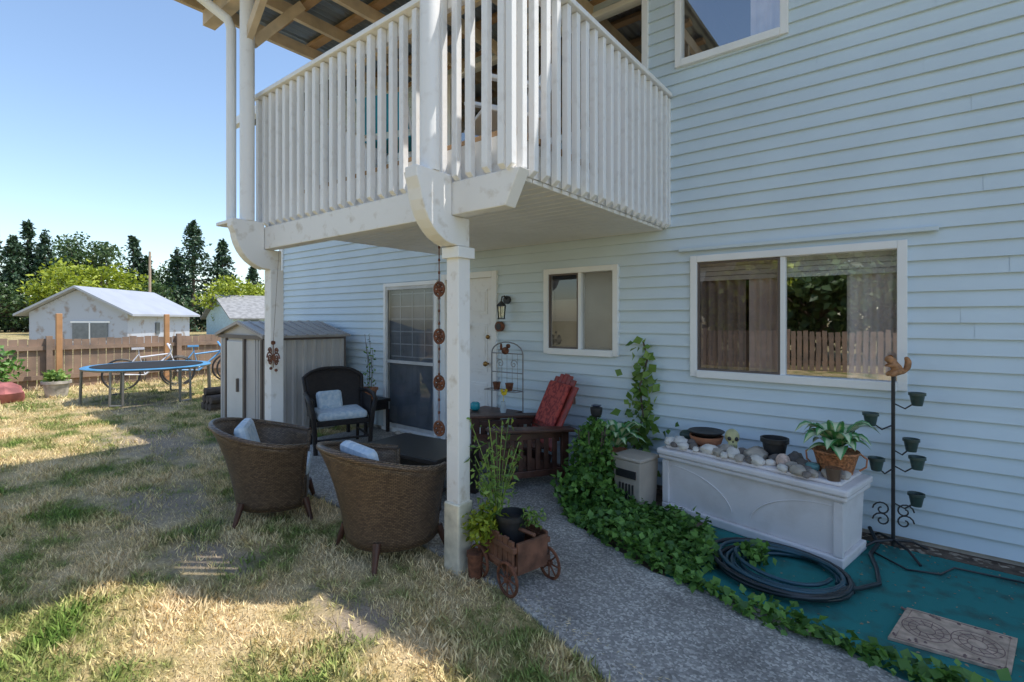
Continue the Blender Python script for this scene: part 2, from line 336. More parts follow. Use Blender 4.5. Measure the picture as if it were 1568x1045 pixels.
def window(x0,x1,z0,z1,split=None,name='window',screen=True,horiz=None,fw=.035,gl=None,gr=None):
    gl=gl or M_glassL;gr=gr or M_glassR
    fr=MB();Y0,Y1=-.042,.05
    fr.bb(x0-.02,x0+fw,Y0,Y1,z0-.02,z1+.02);fr.bb(x1-fw,x1+.02,Y0,Y1,z0-.02,z1+.02)
    fr.bb(x0+fw,x1-fw,Y0,Y1,z1-fw,z1+.02);fr.bb(x0+fw,x1-fw,Y0-.012,Y1,z0-.025,z0+fw)
    if split: fr.bb(split-.018,split+.018,-.028,.045,z0+fw,z1-fw)
    if horiz: fr.bb(x0+fw,x1-fw,-.032,.045,horiz-.03,horiz+.03)
    fr.build(name+'_frame',M_white,H,bevel=.004)
    def pane(a,b,y,mt,nm):
        p=MB();p.v=[(a,y,z0+fw),(b,y,z0+fw),(b,y,z1-fw),(a,y,z1-fw)];p.f=[(0,1,2,3)];p.build(nm,mt,H)
    if split: pane(x0+fw,split-.018,-.004,gl if screen else gr,name+'_screen_pane');pane(split+.018,x1-fw,.006,gr,name+'_pane')
    else: pane(x0+fw,x1-fw,.002,gr,name+'_pane')
    if split and screen:
        s=MB();a,b,c,d=x0+fw,split-.018,z0+fw,z1-fw;w=.016
        s.bb(a,a+w,-.022,-.008,c,d);s.bb(b-w,b,-.022,-.008,c,d);s.bb(a+w,b-w,-.022,-.008,d-w,d);s.bb(a+w,b-w,-.022,-.008,c,c+w);s.build(name+'_screen_frame',M_shedd,H)
    rm=MB();a,b,c,d=x0-.3,x1+.3,z0-.3,z1+.3
    rm.v=[(a,.06,c),(b,.06,c),(b,.06,d),(a,.06,d),(a,1.8,c),(b,1.8,c),(b,1.8,d),(a,1.8,d)];rm.f=[(4,5,6,7),(0,1,5,4),(1,2,6,5),(2,3,7,6),(3,0,4,7)]
    rm.build(name+'_room',M_int,H)
def curtain(x0,x1,z0,z1,mt,nm,y=.08,amp=.016,per=.075):
    n=int((x1-x0)/per*8)+2;P=[];
    for i in range(n):
        x=x0+(x1-x0)*i/(n-1);yy=y+amp*math.sin(2*math.pi*x/per+.7*math.sin(x*9));P.append([(x,yy,z0),(x,yy,z1)])
    MB().grid(P).build(nm,mt,H,smooth=60)
window(-1.405,-.018,1.044,2.008,-.735,'living_window')
curtain(-1.40,-1.02,1.0,2.05,M_curtb,'living_curtain_left');curtain(-.99,-.75,1.0,2.05,M_curt,'living_curtain_mid')
curtain(-.34,-.02,1.0,2.05,M_curt,'living_curtain_right')
m=MB()
for k in range(5): m.bb(-1.4,-.03,.052+.0,.06,1.82+k*.04,1.856+k*.04)
m.build('living_blind',M_blind,H)
window(-2.898,-2.107,1.173,1.989,-2.50,'small_window',gr=M_glassF)
MB().bb(-2.5,-2.12,.07,.08,1.15,1.99).build('small_window_blind',mat('grey_blind',(.42,.40,.38),.9,.15,3),H)
MB().bb(-2.88,-2.5,.07,.08,1.15,1.7).build('small_window_lower_film',mat('grey_film',(.5,.5,.5),.9,.1,3),H)
window(-1.536,-.717,3.666,4.9,None,'upper_window',horiz=4.28)
curtain(-.98,-.76,3.5,4.9,M_curt,'upper_curtain')
window(-3.3,-1.82,3.3,4.4,-2.55,'balcony_window',screen=False)
window(-4.3,-3.45,2.54,4.4,None,'balcony_door')
m=MB();m.bb(-1.52,.16,-.05,-.02,2.07,2.10);m.build('window_head_trim',M_side,H,bevel=.004)
m=MB();x0,x1,z0,z1=-5.5,-4.55,.07,1.93
m.bb(x0-.05,x0,-.04,.04,z0,z1+.05);m.bb(x1,x1+.05,-.04,.04,z0,z1+.05);m.bb(x0,x1,-.04,.04,z1,z1+.05);m.bb(x0-.05,x1+.05,-.07,.04,z0-.05,z0)
m.build('screen_door_frame',M_white,H,bevel=.004)
m=MB();m.bb(x0,x0+.03,-.03,-.01,z0,z1);m.bb(x1-.03,x1,-.03,-.01,z0,z1);m.bb(x0+.03,x1-.03,-.03,-.01,z1-.04,z1);m.bb(x0+.03,x1-.03,-.03,-.01,z0,z0+.05);m.bb(x0+.03,x1-.03,-.03,-.01,.92,.96);m.build('screen_door_rails',mat('grey_aluminium',(.55,.55,.55),.4),H)
m=MB();m.bb(x0,x1,.03,.05,z0,z1);m.build('inner_door_panel',mat('blue_grey_door',(.30,.34,.40),.3,.2,3),H)
m=MB()
for i in range(1,4): m.bb(x0+i*.2375-.008,x0+i*.2375+.008,.022,.029,1.0,z1-.06)
for i in range(6): m.bb(x0+.05,x1-.05,.0225,.0295,1.0+i*.165,1.015+i*.165)
m.build('door_grille',mat('pale_grille',(.62,.68,.76),.4),H)
m=MB();m.v=[(x0,-.02,z0),(x1,-.02,z0),(x1,-.02,z1),(x0,-.02,z1)];m.f=[(0,1,2,3)];m.build('insect_screen',glassmat('insect_screen',.06,(.62,.62,.62)),H)
m=MB();x0,x1,z0,z1=-4.36,-3.62,.05,1.97
m.bb(x0,x1,.0,.04,z0,z1);m.build('entry_door_slab',M_paintc,H)
m=MB()
for a,b in((x0+.09,x0+.33),(x0+.41,x0+.65)):
    for c,d in((.22,.78),(.9,1.45),(1.56,1.84)):
        m.bb(a,b,-.006,.001,c,d);m.bb(a+.03,b-.03,-.011,-.005,c+.03,d-.03)
m.build('entry_door_panels',M_paintc,H,bevel=.004)
m=MB();m.bb(x0-.07,x0,-.04,.03,z0,z1+.07);m.bb(x1,x1+.07,-.04,.03,z0,z1+.07);m.bb(x0,x1,-.04,.03,z1,z1+.07);m.build('entry_door_casing',M_white,H,bevel=.004)
m=MB();m.blob((-4.0,-.05,1.42),.028,10);m.cyl((-3.70,.0,1.0),(-3.70,-.05,1.0),.012);m.blob((-3.70,-.05,1.0),.03,8);m.blob((-3.70,-.01,1.30),.025,8);m.build('door_knob',mat('brass',(.35,.2,.07),.3,metal=.9),H,smooth=60)
L_=E('wall_lantern',(-3.4,-.02,1.62))
m=MB();m.cyl((0,0,.09),(0,-.03,.09),.045,n=14);m.tube([(0,-.02,.09),(0,-.06,.13),(0,-.10,.12),(0,-.11,.08)],.008);m.lathe([(.055,0),(.05,.015),(.015,.05),(.004,.06)],(0,-.11,.02),6);m.lathe([(.04,0),(.045,.01)],(0,-.11,-.12),6)
for k in range(6):
    a=k*math.pi/3;m.cyl((.035*math.cos(a),-.11+.035*math.sin(a),-.11),(.048*math.cos(a),-.11+.048*math.sin(a),.02),.004,n=5)
m.build('lantern_body',M_black,L_,smooth=40)
MB().lathe([(.03,-.1),(.042,.015)],(0,-.11,0),6).build('lantern_glass',glassmat('lantern_glass',.15,(.9,.85,.7)),L_)
t_=E('wall_thermometer',(-3.50,-.03,1.42));MB().cyl((0,.01,0),(0,-.03,0),.055,n=18).build('case',M_rust,t_,smooth=40);MB().cyl((0,-.03,0),(0,-.033,0),.035,n=18).build('dial',M_black,t_)
# ------------------------------------------------------------ balcony
B=E('wooden_balcony')
XL,XR,YF=-4.45,-1.618,-2.205
m=MB();m.bb(XL+.05,XR-.045,YF+.045,-.02,2.30,2.50);m.build('deck_rim',M_paint,B)
m=MB()
for i in range(19): m.bb(XL+.03,XR-.03,-2.15+i*.113,-2.15+i*.113+.108,2.505,2.535)
m.build('deck_boards',M_wood,B,bevel=.003)
m=MB()
y=-2.14
while y<-.03: m.bb(XL+.06,XR-.05,y,min(y+.092,-.02),2.272,2.298);y+=.1
m.build('soffit_planks',M_soff,B,bevel=.004)
m=MB();m.prism([(XL-.05,YF-.0,2.10),(-1.66,YF,2.10),(-1.56,YF,2.29),(XL-.05,YF,2.29)],(0,.09,0));m.build('front_beam',M_paint,B,bevel=.005)
m=MB();zt=3.40
def bal(x,y,ax):
    w=.042;h=w/2;zb=2.285+random.uniform(-.006,.006)
    if ax=='f': p=[(x-h,y-h,zb+.03),(x-h,y+h,zb-.0),(x-h,y+h,zt),(x-h,y-h,zt)];m.prism(p,(w,0,0))
    else: p=[(x+h,y-h,zb+.03),(x-h,y-h,zb),(x-h,y-h,zt),(x+h,y-h,zt)];m.prism(p,(0,w,0))
x=XR-.06
while x>XL: bal(x+random.uniform(-.006,.006),YF,'f');x-=.114
y=YF+.09;bal(XR,YF+.0,'s');
while y<-.03: bal(XR,y+random.uniform(-.005,.005),'s');y+=.112
bal(XR-.002,-.03,'s')
y=YF+.1
while y<-.03: bal(XL,y,'s');y+=.114
m.build('balusters',M_paintc,B,bevel=.004)
m=MB();m.bb(XL-.02,XR+.035,YF-.04,YF+.055,3.405,3.44);m.bb(XR-.055,XR+.04,YF+.055,-.03,3.406,3.441);m.bb(XL-.04,XL+.05,YF+.055,-.03,3.406,3.441)
m.bb(XL,XR-.03,YF+.024,YF+.06,3.32,3.404);m.bb(XR-.06,XR-.024,YF+.03,-.03,3.32,3.404)
m.build('top_rail',M_paintc,B,bevel=.005)
def bracket(x,mm):
    p=[(x-.05,-2.06,1.93),(x-.05,-2.06,2.098),(x-.05,YF-.003,2.098),(x-.05,YF-.003,2.33),(x-.05,-2.47,2.33),(x-.05,-2.47,2.27)]
    for k in range(1,9):
        a=k/9*math.pi/2; p.append((x-.05,-2.45+.28*(1-math.cos(a)),2.27-.34*math.sin(a)))
    p.append((x-.05,-2.16,1.93))
    mm.prism(p,(.10,0,0))
m=MB();bracket(-2.1,m);bracket(-4.363,m);m.bb(-4.66,-4.415,-2.46,-2.25,2.30,2.33);m.build('post_brackets',M_paint,B,bevel=.006)
m=MB()
for x in(-2.1,-4.363):
    pts=[(x-.055,-2.47,2.30)]+[(x-.055,-2.45+.28*(1-math.cos(a)),2.27-.34*math.sin(a)) for a in np.linspace(.1,1.45,9)]
    m.tube([(p[0],p[1]+.012,p[2]+.006) for p in pts],.012,6)
m.build('bracket_moulding',M_paintc,B,smooth=60)
m=MB();m.bb(-2.15,-2.05,-2.155,-2.055,.02,1.93);m.bb(-4.42,-4.305,-2.16,-2.045,.0,1.93);m.build('lower_posts',M_paint,B,bevel=.006)
m=MB();m.bb(-2.162,-2.038,-2.167,-2.043,0,.42);m.build('post_base_flashing',mat('galvanised_flashing',(.78,.74,.62),.35,.25,8,metal=.25),B,bevel=.01)
m=MB();m.bb(-2.17,-2.03,-2.175,-2.035,1.86,1.925);m.build('post_strap',M_white,B,bevel=.004)
m=MB();m.cyl((-2.1,-2.33,2.33),(-2.1,-2.33,4.24),.058,n=10);m.cyl((-4.363,-2.33,2.33),(-4.363,-2.33,4.24),.058,n=10);m.build('upper_posts',M_paintc,B,smooth=50)
m=MB();m.tube([(-4.60,-2.36,2.33),(-4.60,-2.36,4.02),(-4.62,-2.38,4.10),(-4.75,-2.55,4.26),(-4.78,-2.66,4.33),(-4.78,-2.68,4.45)],.04,10);m.build('downspout',M_white,B,smooth=50)
m=MB();m.bb(-5.15,-1.8,-2.385,-2.28,4.24,4.38);m.bb(-5.15,-1.8,-1.05,-1.0,4.24,4.38);m.build('cover_beam',M_wood2,B)
m=MB();x=-5.2
while x<-1.7: m.bb(x,x+.045,-2.66,-.0,4.385,4.50);x+=.56
m.build('cover_rafters',M_wood2,B)
m=MB();y=-2.62
while y<0: m.bb(-5.22,-1.72,y,y+.09,4.503,4.54);y+=.43
m.build('cover_purlins',M_wood,B)
P=[]
for i in range(220):
    x=-5.3+3.65*i/219;z=4.56+.012*math.sin(x*2*math.pi/.075);P.append([(x,-2.72,z),(x,0,z+.0)])
MB().grid(P).build('corrugated_roof',M_metalroof,B,smooth=60)
m=MB();m.bb(-5.3,-1.65,-2.78,-2.67,4.43,4.54);m.build('cover_gutter',M_white,B)
m=MB();m.beam((-4.363,-2.33,3.85),(-3.95,-2.33,4.24),.05,.08);m.beam((-2.1,-2.33,3.85),(-2.5,-2.33,4.24),.05,.08);m.beam((-4.363,-2.28,3.85),(-4.363,-1.85,4.38),.05,.08);m.build('knee_braces',M_wood2,B)
c=E('turquoise_folding_chair',(-3.3,-1.6,2.535),math.radians(20))
m=MB();
for s in(-.22,.22): m.tube([(s,.25,0),(s,-.15,.42),(s,-.3,.80)],.012);m.tube([(s,-.25,0),(s,.2,.42)],.012)
m.build('frame',M_white,c)
m=MB();m.grid([[(a,.2,.42),(a,-.15,.40)] for a in(-.21,.21)]);m.grid([[(a,-.17,.45),(a,-.27,.70)] for a in(-.21,.21)]);m.build('fabric',mat('turquoise_fabric',(.03,.35,.50),.8),c,solid=.012)
c=E('white_plastic_chair',(-2.35,-1.35,2.535),math.radians(150))
m=MB();m.bb(-.25,.25,-.22,.25,.40,.43);m.prism([(-.25,-.22,.43),(.25,-.22,.43),(.22,-.32,.85),(-.22,-.32,.85)],(0,.03,0))
for a in(-.23,.23):
    for b in(-.2,.23): m.cyl((a,b,0),(a*.95,b*.95,.41),.02,n=8)
    m.bb(a-.025,a+.025,-.22,.25,.62,.65)
m.build('seat_shell',M_white,c,bevel=.008)
c=E('hanging_rust_chain',(-2.25,-2.12,0))
m=MB();m.cyl((0,0,.80),(0,0,2.10),.0035,n=5)
for z in(1.685,1.395,1.11,.83):
    m.tube([(.042*math.cos(a),.0,z+.042*math.sin(a)) for a in np.linspace(0,2*math.pi,17)[:-1]],.008,6,True)
    for k in range(5):
        a=k*2*math.pi/5;m.blob((.022*math.cos(a),0,z+.022*math.sin(a)),.014,6)
    m.blob((0,0,z),.012,6)
for k in range(16): m.blob((0,0,.85+k*.078),.008,6,sq=(1,1,1.6))
m.build('ornaments',M_rust,c,smooth=50)
c=E('hanging_scroll_ornament',(-4.22,-2.18,1.17))
m=MB()
for s in(-1,1):
    for z,rr in((.0,.055),(-.03,.035),(.06,.03)):
        m.tube([(s*(.055)+s*rr*(1-k/26)*math.cos(k*.5),0,z+rr*(1-k/26)*math.sin(k*.5)) for k in range(20)],.006,5)
m.tube([(0,0,.12),(0,0,-.08)],.004,5);m.cyl((0,0,.12),(0,.05,.92),.0015,n=4);m.blob((0,0,.13),.02,6);m.blob((-.04,0,-.09),.014,6);m.blob((.05,0,-.10),.014,6)
m.build('scrolls',M_rust,c)
# ------------------------------------------------------------ shed
S_=E('metal_garden_shed',(-7.03,-.68,0),math.radians(-3))
W,D,HE,HR=.76,.55,1.28,1.44
m=MB()
m.v=[(-W,-D,0),(W,-D,0),(W,-D,HE),(0,-D,HR),(-W,-D,HE),(-W,D,0),(W,D,0),(W,D,HE),(0,D,HR),(-W,D,HE)]
m.f=[(0,1,2,3,4),(6,5,9,8,7),(5,0,4,9),(1,6,7,2)]
m.build('walls',M_shed,S_)
m=MB()
y=-D+.07
while y<D-.05: m.prism([(W,y,.04),(W+.02,y+.015,.04),(W+.02,y+.055,.04),(W,y+.07,.04)],(0,0,HE-.08));y+=.135
for x in(-W+.07,W-.30,W-.22,W-.14): m.bb(x,x+.03,-D-.012,-D,.04,HE-.04)
m.build('wall_ribs',M_shed,S_)
m=MB();m.bb(-.46,.10,-D-.02,-D-.001,.05,1.2)
m.build('sliding_door',M_shedw,S_,bevel=.004)
m=MB()
for x in(-.5,.14,W-.06): m.bb(x-.02,x+.03,-D-.028,-D-.002,.03,1.24)
m.bb(W-.03,W+.024,-D-.015,-D+.035,0,HE);m.bb(W-.02,W+.022,D-.03,D,0,HE);m.bb(-W-.01,W+.01,-D-.03,-D-.003,1.24,1.29);m.bb(-.05,-.02,-D-.05,-D-.02,.52,.70);m.bb(W-.01,W+.024,-D+.036,D-.031,HE-.05,HE-.01)
m.build('dark_trim',M_shedd,S_)
m=MB()
for sx in(-1,1):
    m.prism([(0,-D-.06,HR),(sx*(W+.07),-D-.06,HE-.02),(sx*(W+.07),-D-.06,HE+.01),(0,-D-.06,HR+.03)],(0,2*D+.1,0))
for k in range(9):
    y=-D-.04+k*.14
    m.beam((0,y,HR+.036),(W+.07,y,HE+.018),.02,.015);m.beam((0,y,HR+.036),(-W-.07,y,HE+.018),.02,.015)
m.build('roof',mat('shed_roof_metal',(.40,.36,.33),.4,.1),S_)
# ------------------------------------------------------------ wicker chairs
def tub_chair(name,loc,rz):
    c=E(name,loc,rz);P=[];U=[];rim=[];n=40;mth=10
    for i in range(n+1):
        t=-1+2*i/n;a=t*math.radians(128);bk=(math.cos(a)+1)/2
        zr=.55+.17*bk**1.8;rx,ry=.385,.37
        row=[];ur=[]
        for j in range(mth+1):
            v=j/mth;z=.11+(zr-.11)*v;k=.76+.16*v**1.1+.18*v*v*v*bk
            row.append((k*rx*math.sin(a),-k*ry*math.cos(a)+.02-.05*v*bk,z));ur.append((a*.37,z))
        P.append(row);U.append(ur);rim.append(row[-1])
    MB().grid(P,U).build('tub_shell',M_wick,c,smooth=70,solid=.03)
    m=MB();m.tube(rim,.022,8);m.tube([P[0][j] for j in range(mth+1)],.018,8);m.tube([P[-1][j] for j in range(mth+1)],.018,8);m.tube([P[i][0] for i in range(n+1)],.014,6);m.uv[-1]=(0,0);m.build('rolled_rim',M_wick,c,smooth=60)
    m=MB();m.uv[-1]=(0,0)
    m.bb(-.20,.20,-.15,.23,.12,.31);m.build('seat_base',M_wick,c,bevel=.02)
    m=MB();m.box((0,.04,.36),(.46,.42,.09));m.build('seat_cushion',M_cush,c,bevel=.035)
    m=MB();m.box((0,-.19,.55),(.40,.09,.34),(math.radians(16),0,0));m.build('back_cushion',M_cush,c,bevel=.04)
    m=MB()
    for x,y in((-.21,-.21),(.21,-.21),(-.23,.22),(.23,.22)): m.cyl((x,y,.16),(x*1.2,y*1.2,0),.026,.015,n=8)
    m.build('legs',M_darkwood,c,smooth=50)
tub_chair('wicker_armchair',(-2.66,-2.17,0.0),math.radians(-8))
tub_chair('wicker_armchair.001',(-3.86,-2.33,0.0),math.radians(-32))
c=E('wicker_coffee_table',(-3.28,-1.38,.02),math.radians(5))
m=MB();m.uv[-1]=(0,0);m.bb(-.45,.45,-.28,.28,.36,.40);m.bb(-.41,.41,-.24,.24,.28,.359)
for x in(-.41,.41):
    for y in(-.24,.24): m.bb(x-.03,x+.03,y-.03,y+.03,0,.358)
m.bb(-.378,.378,-.208,.208,.1,.13);m.build('table_body',M_wickb,c,bevel=.008)
c=E('black_wicker_chair',(-5.17,-.95,.02),math.radians(-112))
P=[];U=[]
for i in range(17):
    t=-1+2*i/16;row=[];ur=[]
    for j in range(9):
        v=j/8;w=.30+.04*v;ztop=.88-.10*abs(t)**3
        z=.36+(ztop-.36)*v;row.append((t*w,-.22-.20*v+.06*t*t,z));ur.append((t*w,z))
    P.append(row);U.append(ur)
MB().grid(P,U).build('back_weave',M_wickb,c,smooth=60,solid=.02)
m=MB();m.uv[-1]=(0,0);m.tube([P[0][j] for j in range(9)]+[P[i][8] for i in range(1,17)]+[P[16][j] for j in range(7,-1,-1)],.022,8)
for s in(-1,1):
    m.tube([(s*.30,-.34,.60),(s*.35,-.1,.625),(s*.36,.15,.61),(s*.35,.29,.57),(s*.32,.30,.45),(s*.30,.27,.2),(s*.29,.26,0)],.025,8)
    m.tube([(s*.27,-.22,.4),(s*.27,-.28,0)],.02,8)
    m.tube([(s*.28,.25,.15),(s*.27,-.25,.15)],.012,6)
m.tube([(-.28,.25,.15),(.28,.25,.15)],.012,6)
m.build('frame',M_wickb,c,smooth=60)
m=MB();m.uv[-1]=(0,0);m.bb(-.28,.28,-.24,.27,.30,.36)
for s in(-1,1): m.bb(s*.31-.01,s*.31+.01,-.2,.24,.361,.60)
m.build('seat_weave',M_wickb,c,bevel=.01)
MB().box((0,.02,.40),(.54,.50,.09)).build('seat_cushion',M_cush,c,bevel=.035)
MB().box((0.08,-.15,.53),(.30,.09,.22),(math.radians(18),0,.2)).build('pillow',M_cush,c,bevel=.04)
# adirondack
c=E('adirondack_chair',(-2.84,-.56,.02),math.radians(148))
m=MB()
for i in range(7):
    u=(i-3)/3;x0=u*.25;x1=u*.27;zt_=.95-.09*u*u;k=(zt_-.30)/.63
    m.beam((x0,-.20,.30),(x0+(x1-x0)*k,-.20-.30*k,zt_),.082,.018,up=(0,-1,.4))
m.build('back_slats',M_red,c,bevel=.006)
m=MB();m.box((0,-.345,.68),(.42,.035,.42),(math.radians(25),0,0));m.build('back_cushion',mat('red_floral_fabric',(.50,.08,.06),.8,.5,28,col2=(.24,.03,.03),ramp=(.42,.55)),c,bevel=.014)
m=MB();
for z,y in((.42,-.27),(.74,-.43)): m.beam((-.30,y,z),(.30,y,z),.03,.06)
for i in range(7): m.beam((-.27,-.16+i*.083,.33+.006*i),(.27,-.16+i*.083,.33+.006*i),.07,.02)
for s in(-1,1):
    m.beam((s*.34,-.40,.50),(s*.34,.40,.54),.15,.026)
    m.bb(s*.31-.02,s*.31+.02,.29,.37,0,.525);m.beam((s*.28,.36,.34),(s*.28,-.45,.05),.03,.11)
    m.bb(s*.31-.02,s*.31+.02,-.36,-.29,0,.50)
    for z in(.13,.46): m.bb(s*.31-.017,s*.31+.017,-.29,.29,z-.03,z+.03)
    for k in range(7): m.bb(s*.31-.01,s*.31+.01,-.25+k*.08,-.205+k*.08,.16,.43)
m.bb(-.29,.29,.33,.36,.2,.37)
m.build('frame_and_arms',M_darkwood,c,bevel=.006)
c=E('small_side_table',(-3.40,-.30,.02))
m=MB();m.bb(-.26,.26,-.2,.2,.50,.525)
for x in(-.23,.23):
    for y in(-.17,.17): m.bb(x-.02,x+.02,y-.02,y+.02,0,.499)
m.bb(-.208,.208,-.18,-.16,.42,.498);m.bb(-.208,.208,-.16,.16,.15,.17);m.build('table',M_darkwood,c,bevel=.005)
c=E('teal_candle_jar',(-3.55,-.38,.546));MB().lathe([(.03,0),(.05,.02),(.05,.07),(.035,.085),(.028,.08)],(0,0,0)).build('jar',mat('teal_glaze',(.03,.33,.40),.2),c,smooth=50)
c=E('flower_vase',(-3.22,-.32,.546));MB().lathe([(.025,0),(.035,.04),(.02,.10),(.022,.12)]).build('vase',mat('pale_glass',(.5,.6,.65),.1),c,smooth=50)
m=MB();m.tube([(0,0,.1),(.01,0,.2)],.003,5)
for k in range(9): m.blob((.01+.022*math.cos(k),.022*math.sin(k),.21+.02*math.sin(k*2)),.018,6)
m.build('flowers',mat('yellow_petals',(.8,.6,.03),.6),c)
c=E('wire_garden_trellis',(-3.30,-.16,.76))
m=MB();w=.21
m.tube([(-w,0,-.35),(-w,0,.38)]+[(w*math.cos(a),0,.38+.12*math.sin(a)) for a in np.linspace(math.pi,0,12)]+[(w,0,-.35)],.007,6)
for z in(0,.18,.38): m.tube([(-w,0,z),(w,0,z)],.006,6)
m.tube([(-w,0,0),(-w,-.12,0),(w,-.12,0),(w,0,0)],.006,6)
for k in range(7): m.tube([(-w+k*.07,0,0),(-w+k*.07,-.12,0)],.003,5);m.tube([(-w+k*.07,0,0),(-w+k*.07,0,.38)],.0025,4)
for s in(-1,1): m.tube([(s*(.09+.05*(1-k/20)*math.cos(k*.5)),0,.27+.05*(1-k/20)*math.sin(k*.5)) for k in range(18)],.004,5)
m.build('wire_frame',mat('grey_wire',(.25,.25,.25),.5),c)
m=MB();m.lathe([(.03,0),(.042,.07),(.045,.08)],(-.09,-.06,.0));m.lathe([(.03,0),(.042,.07),(.045,.08)],(.08,-.06,.0));m.blob((0,-.03,.41),.05,10,sq=(1,.5,.8));m.blob((.04,-.03,.46),.025,8);m.blob((-.055,-.03,.45),.03,8,sq=(.5,.5,1.3))
m.build('rooster_and_pots',M_rust,c,smooth=60)
# ------------------------------------------------------------ storage box with items
ang=math.atan2(-.27,1.25)
K=E('resin_storage_box',(-.90,-.585,.015),ang)
m=MB();LX=.64
def frus(m,x0,x1,y0,y1,z0,z1,t):
    b=len(m.v);m.v+=[(x0+t,y0+t,z0),(x1-t,y0+t,z0),(x1-t,y1,z0),(x0+t,y1,z0),(x0,y0,z1),(x1,y0,z1),(x1,y1,z1),(x0,y1,z1)]
    m.f+=[(b+3,b+2,b+1,b),(b+4,b+5,b+6,b+7),(b,b+1,b+5,b+4),(b+1,b+2,b+6,b+5),(b+2,b+3,b+7,b+6),(b+3,b,b+4,b+7)]
frus(m,-LX+.02,LX-.02,.0,.43,.0,.06,.0);frus(m,-LX+.03,LX-.03,.015,.42,.06,.43,.015)
m.build('box_body',M_plast,K,bevel=.008)
m=MB();m.bb(-LX-.01,LX+.01,-.025,.45,.435,.48);m.bb(-LX+.04,LX-.04,.02,.41,.48,.505);m.bb(-LX,LX,-.012,.44,.40,.434)
m.build('box_lid',M_plast,K,bevel=.014)
m=MB()
for s in(-1,1): m.bb(s*(LX-.05)-.025,s*(LX-.05)+.025,.004,.03,.065,.39)
for cx,sg in((-.56,1),(.56,-1)):
    pts=[(cx+sg*.50*math.sin(a),.0175,.36-.26*(1-math.cos(a))) for a in np.linspace(.0,1.45,16)]
    m.tube(pts,.004,6)
m.build('box_relief',M_plast,K,bevel=.003)
ZT=.52
def onbox(u,v,z=0): return (-.90+u*math.cos(ang)-v*math.sin(ang),-.585+u*math.sin(ang)+v*math.cos(ang),ZT+z)
def rockpile(name,lst,mt):
    for k,(u,v,r) in enumerate(lst):
        o=E(name,onbox(u,v,r*.5),random.uniform(0,3));MB().blob((0,0,0),r,10,.16,(1.2,.85,.7)).build('stone',mt,o,smooth=45)
rockpile('white_stone',[(-.58,.05,.05),(-.50,.08,.055),(-.44,.02,.04),(-.25,.05,.055),(-.08,.07,.06),(.10,.04,.05),(-.56,.16,.045),(.17,.08,.035),(.27,.02,.035),(-.60,.11,.035),(-.12,.02,.035),(-.34,.02,.03)],M_rockw)
rockpile('river_stone',[(-.18,.04,.045),(-.02,.03,.04),(.04,.14,.07),(-.15,.13,.06),(.22,.15,.05),(.0,.27,.055),(.30,.09,.045),(.36,.02,.05),(.44,.04,.035),(.50,.10,.04),(-.30,.12,.04),(.58,.15,.04)],M_rock)
rockpile('dark_stone',[(-.52,.02,.03),(-.38,.06,.04),(-.05,.16,.05),(.05,.04,.035),(.16,.18,.05),(.33,.18,.05),(.38,.10,.035),(.42,.0,.03),(-.44,.14,.05),(.25,.28,.06)],M_rockd)
c=E('terracotta_dish',onbox(-.38,.24));MB().lathe([(.06,0),(.11,.03),(.125,.08),(.115,.08),(.08,.03),(.01,.02)]).build('dish',M_terra,c,smooth=50)
m=MB();m.lathe([(.03,.04),(.11,.085),(.135,.105),(.13,.108),(.07,.09)],(0,0,.01));m.build('inner_bowl',M_black,c,smooth=50)
c=E('garden_frog_figurine',onbox(-.55,.26));m=MB();m.blob((0,0,.045),.065,10,sq=(1.1,.8,.75));m.blob((.06,0,.08),.034,8);m.blob((-.03,.04,.03),.035,8);m.build('figurine',M_pot,c,smooth=60)
c=E('skull_ornament',onbox(-.18,.25,.05),math.radians(200))
m=MB();m.blob((0,0,.055),.06,16,sq=(.85,1.1,.95));m.bb(-.03,.03,.025,.062,-.02,.03);m.build('cranium',mat('bone',(.56,.53,.28),.6,.15,20),c,smooth=60,bevel=.004)
m=MB();m.blob((-.023,.054,.05),.016,8);m.blob((.023,.054,.05),.016,8);m.blob((0,.06,.028),.008,6)
for k in range(5): m.bb(-.022+k*.01,-.02+k*.01,.0615,.0635,-.012,.008)
m.build('sockets',M_black,c,smooth=60)
c=E('black_flower_pot',onbox(.12,.26));MB().lathe([(.06,0),(.08,.12),(.092,.12),(.092,.15),(.08,.15),(.075,.11),(.01,.10)]).build('pot',M_black,c,smooth=40)
c=E('seashell_ball',onbox(.24,.10));MB().blob((0,0,.045),.045,14,.05).build('ball',mat('pinkish_shell',(.60,.45,.38),.5,.3,40),c,smooth=60)
c=E('small_teal_jar',onbox(.40,.15));MB().lathe([(.025,0),(.04,.02),(.04,.045),(.03,.055)]).build('jar',mat('teal_glass',(.12,.28,.28),.2),c,smooth=50)
c=E('hosta_in_basket',onbox(.50,.25))
m=MB();m.lathe([(.09,0),(.125,.13),(.135,.135),(.13,.145),(.115,.13),(.02,.12)],n=28);m.build('basket',mat('basket_weave',(.46,.19,.08),.7,.5,60,bump=1,bscale=90),c,smooth=50)
m=MB();m.tube([(.125,0,.03),(.16,.0,.06),(.165,0,.11),(.125,0,.14)],.006,6);m.tube([(-.125,0,.03),(-.16,.0,.06),(-.165,0,.11),(-.125,0,.14)],.006,6);m.build('basket_handle',M_terra,c,smooth=60)
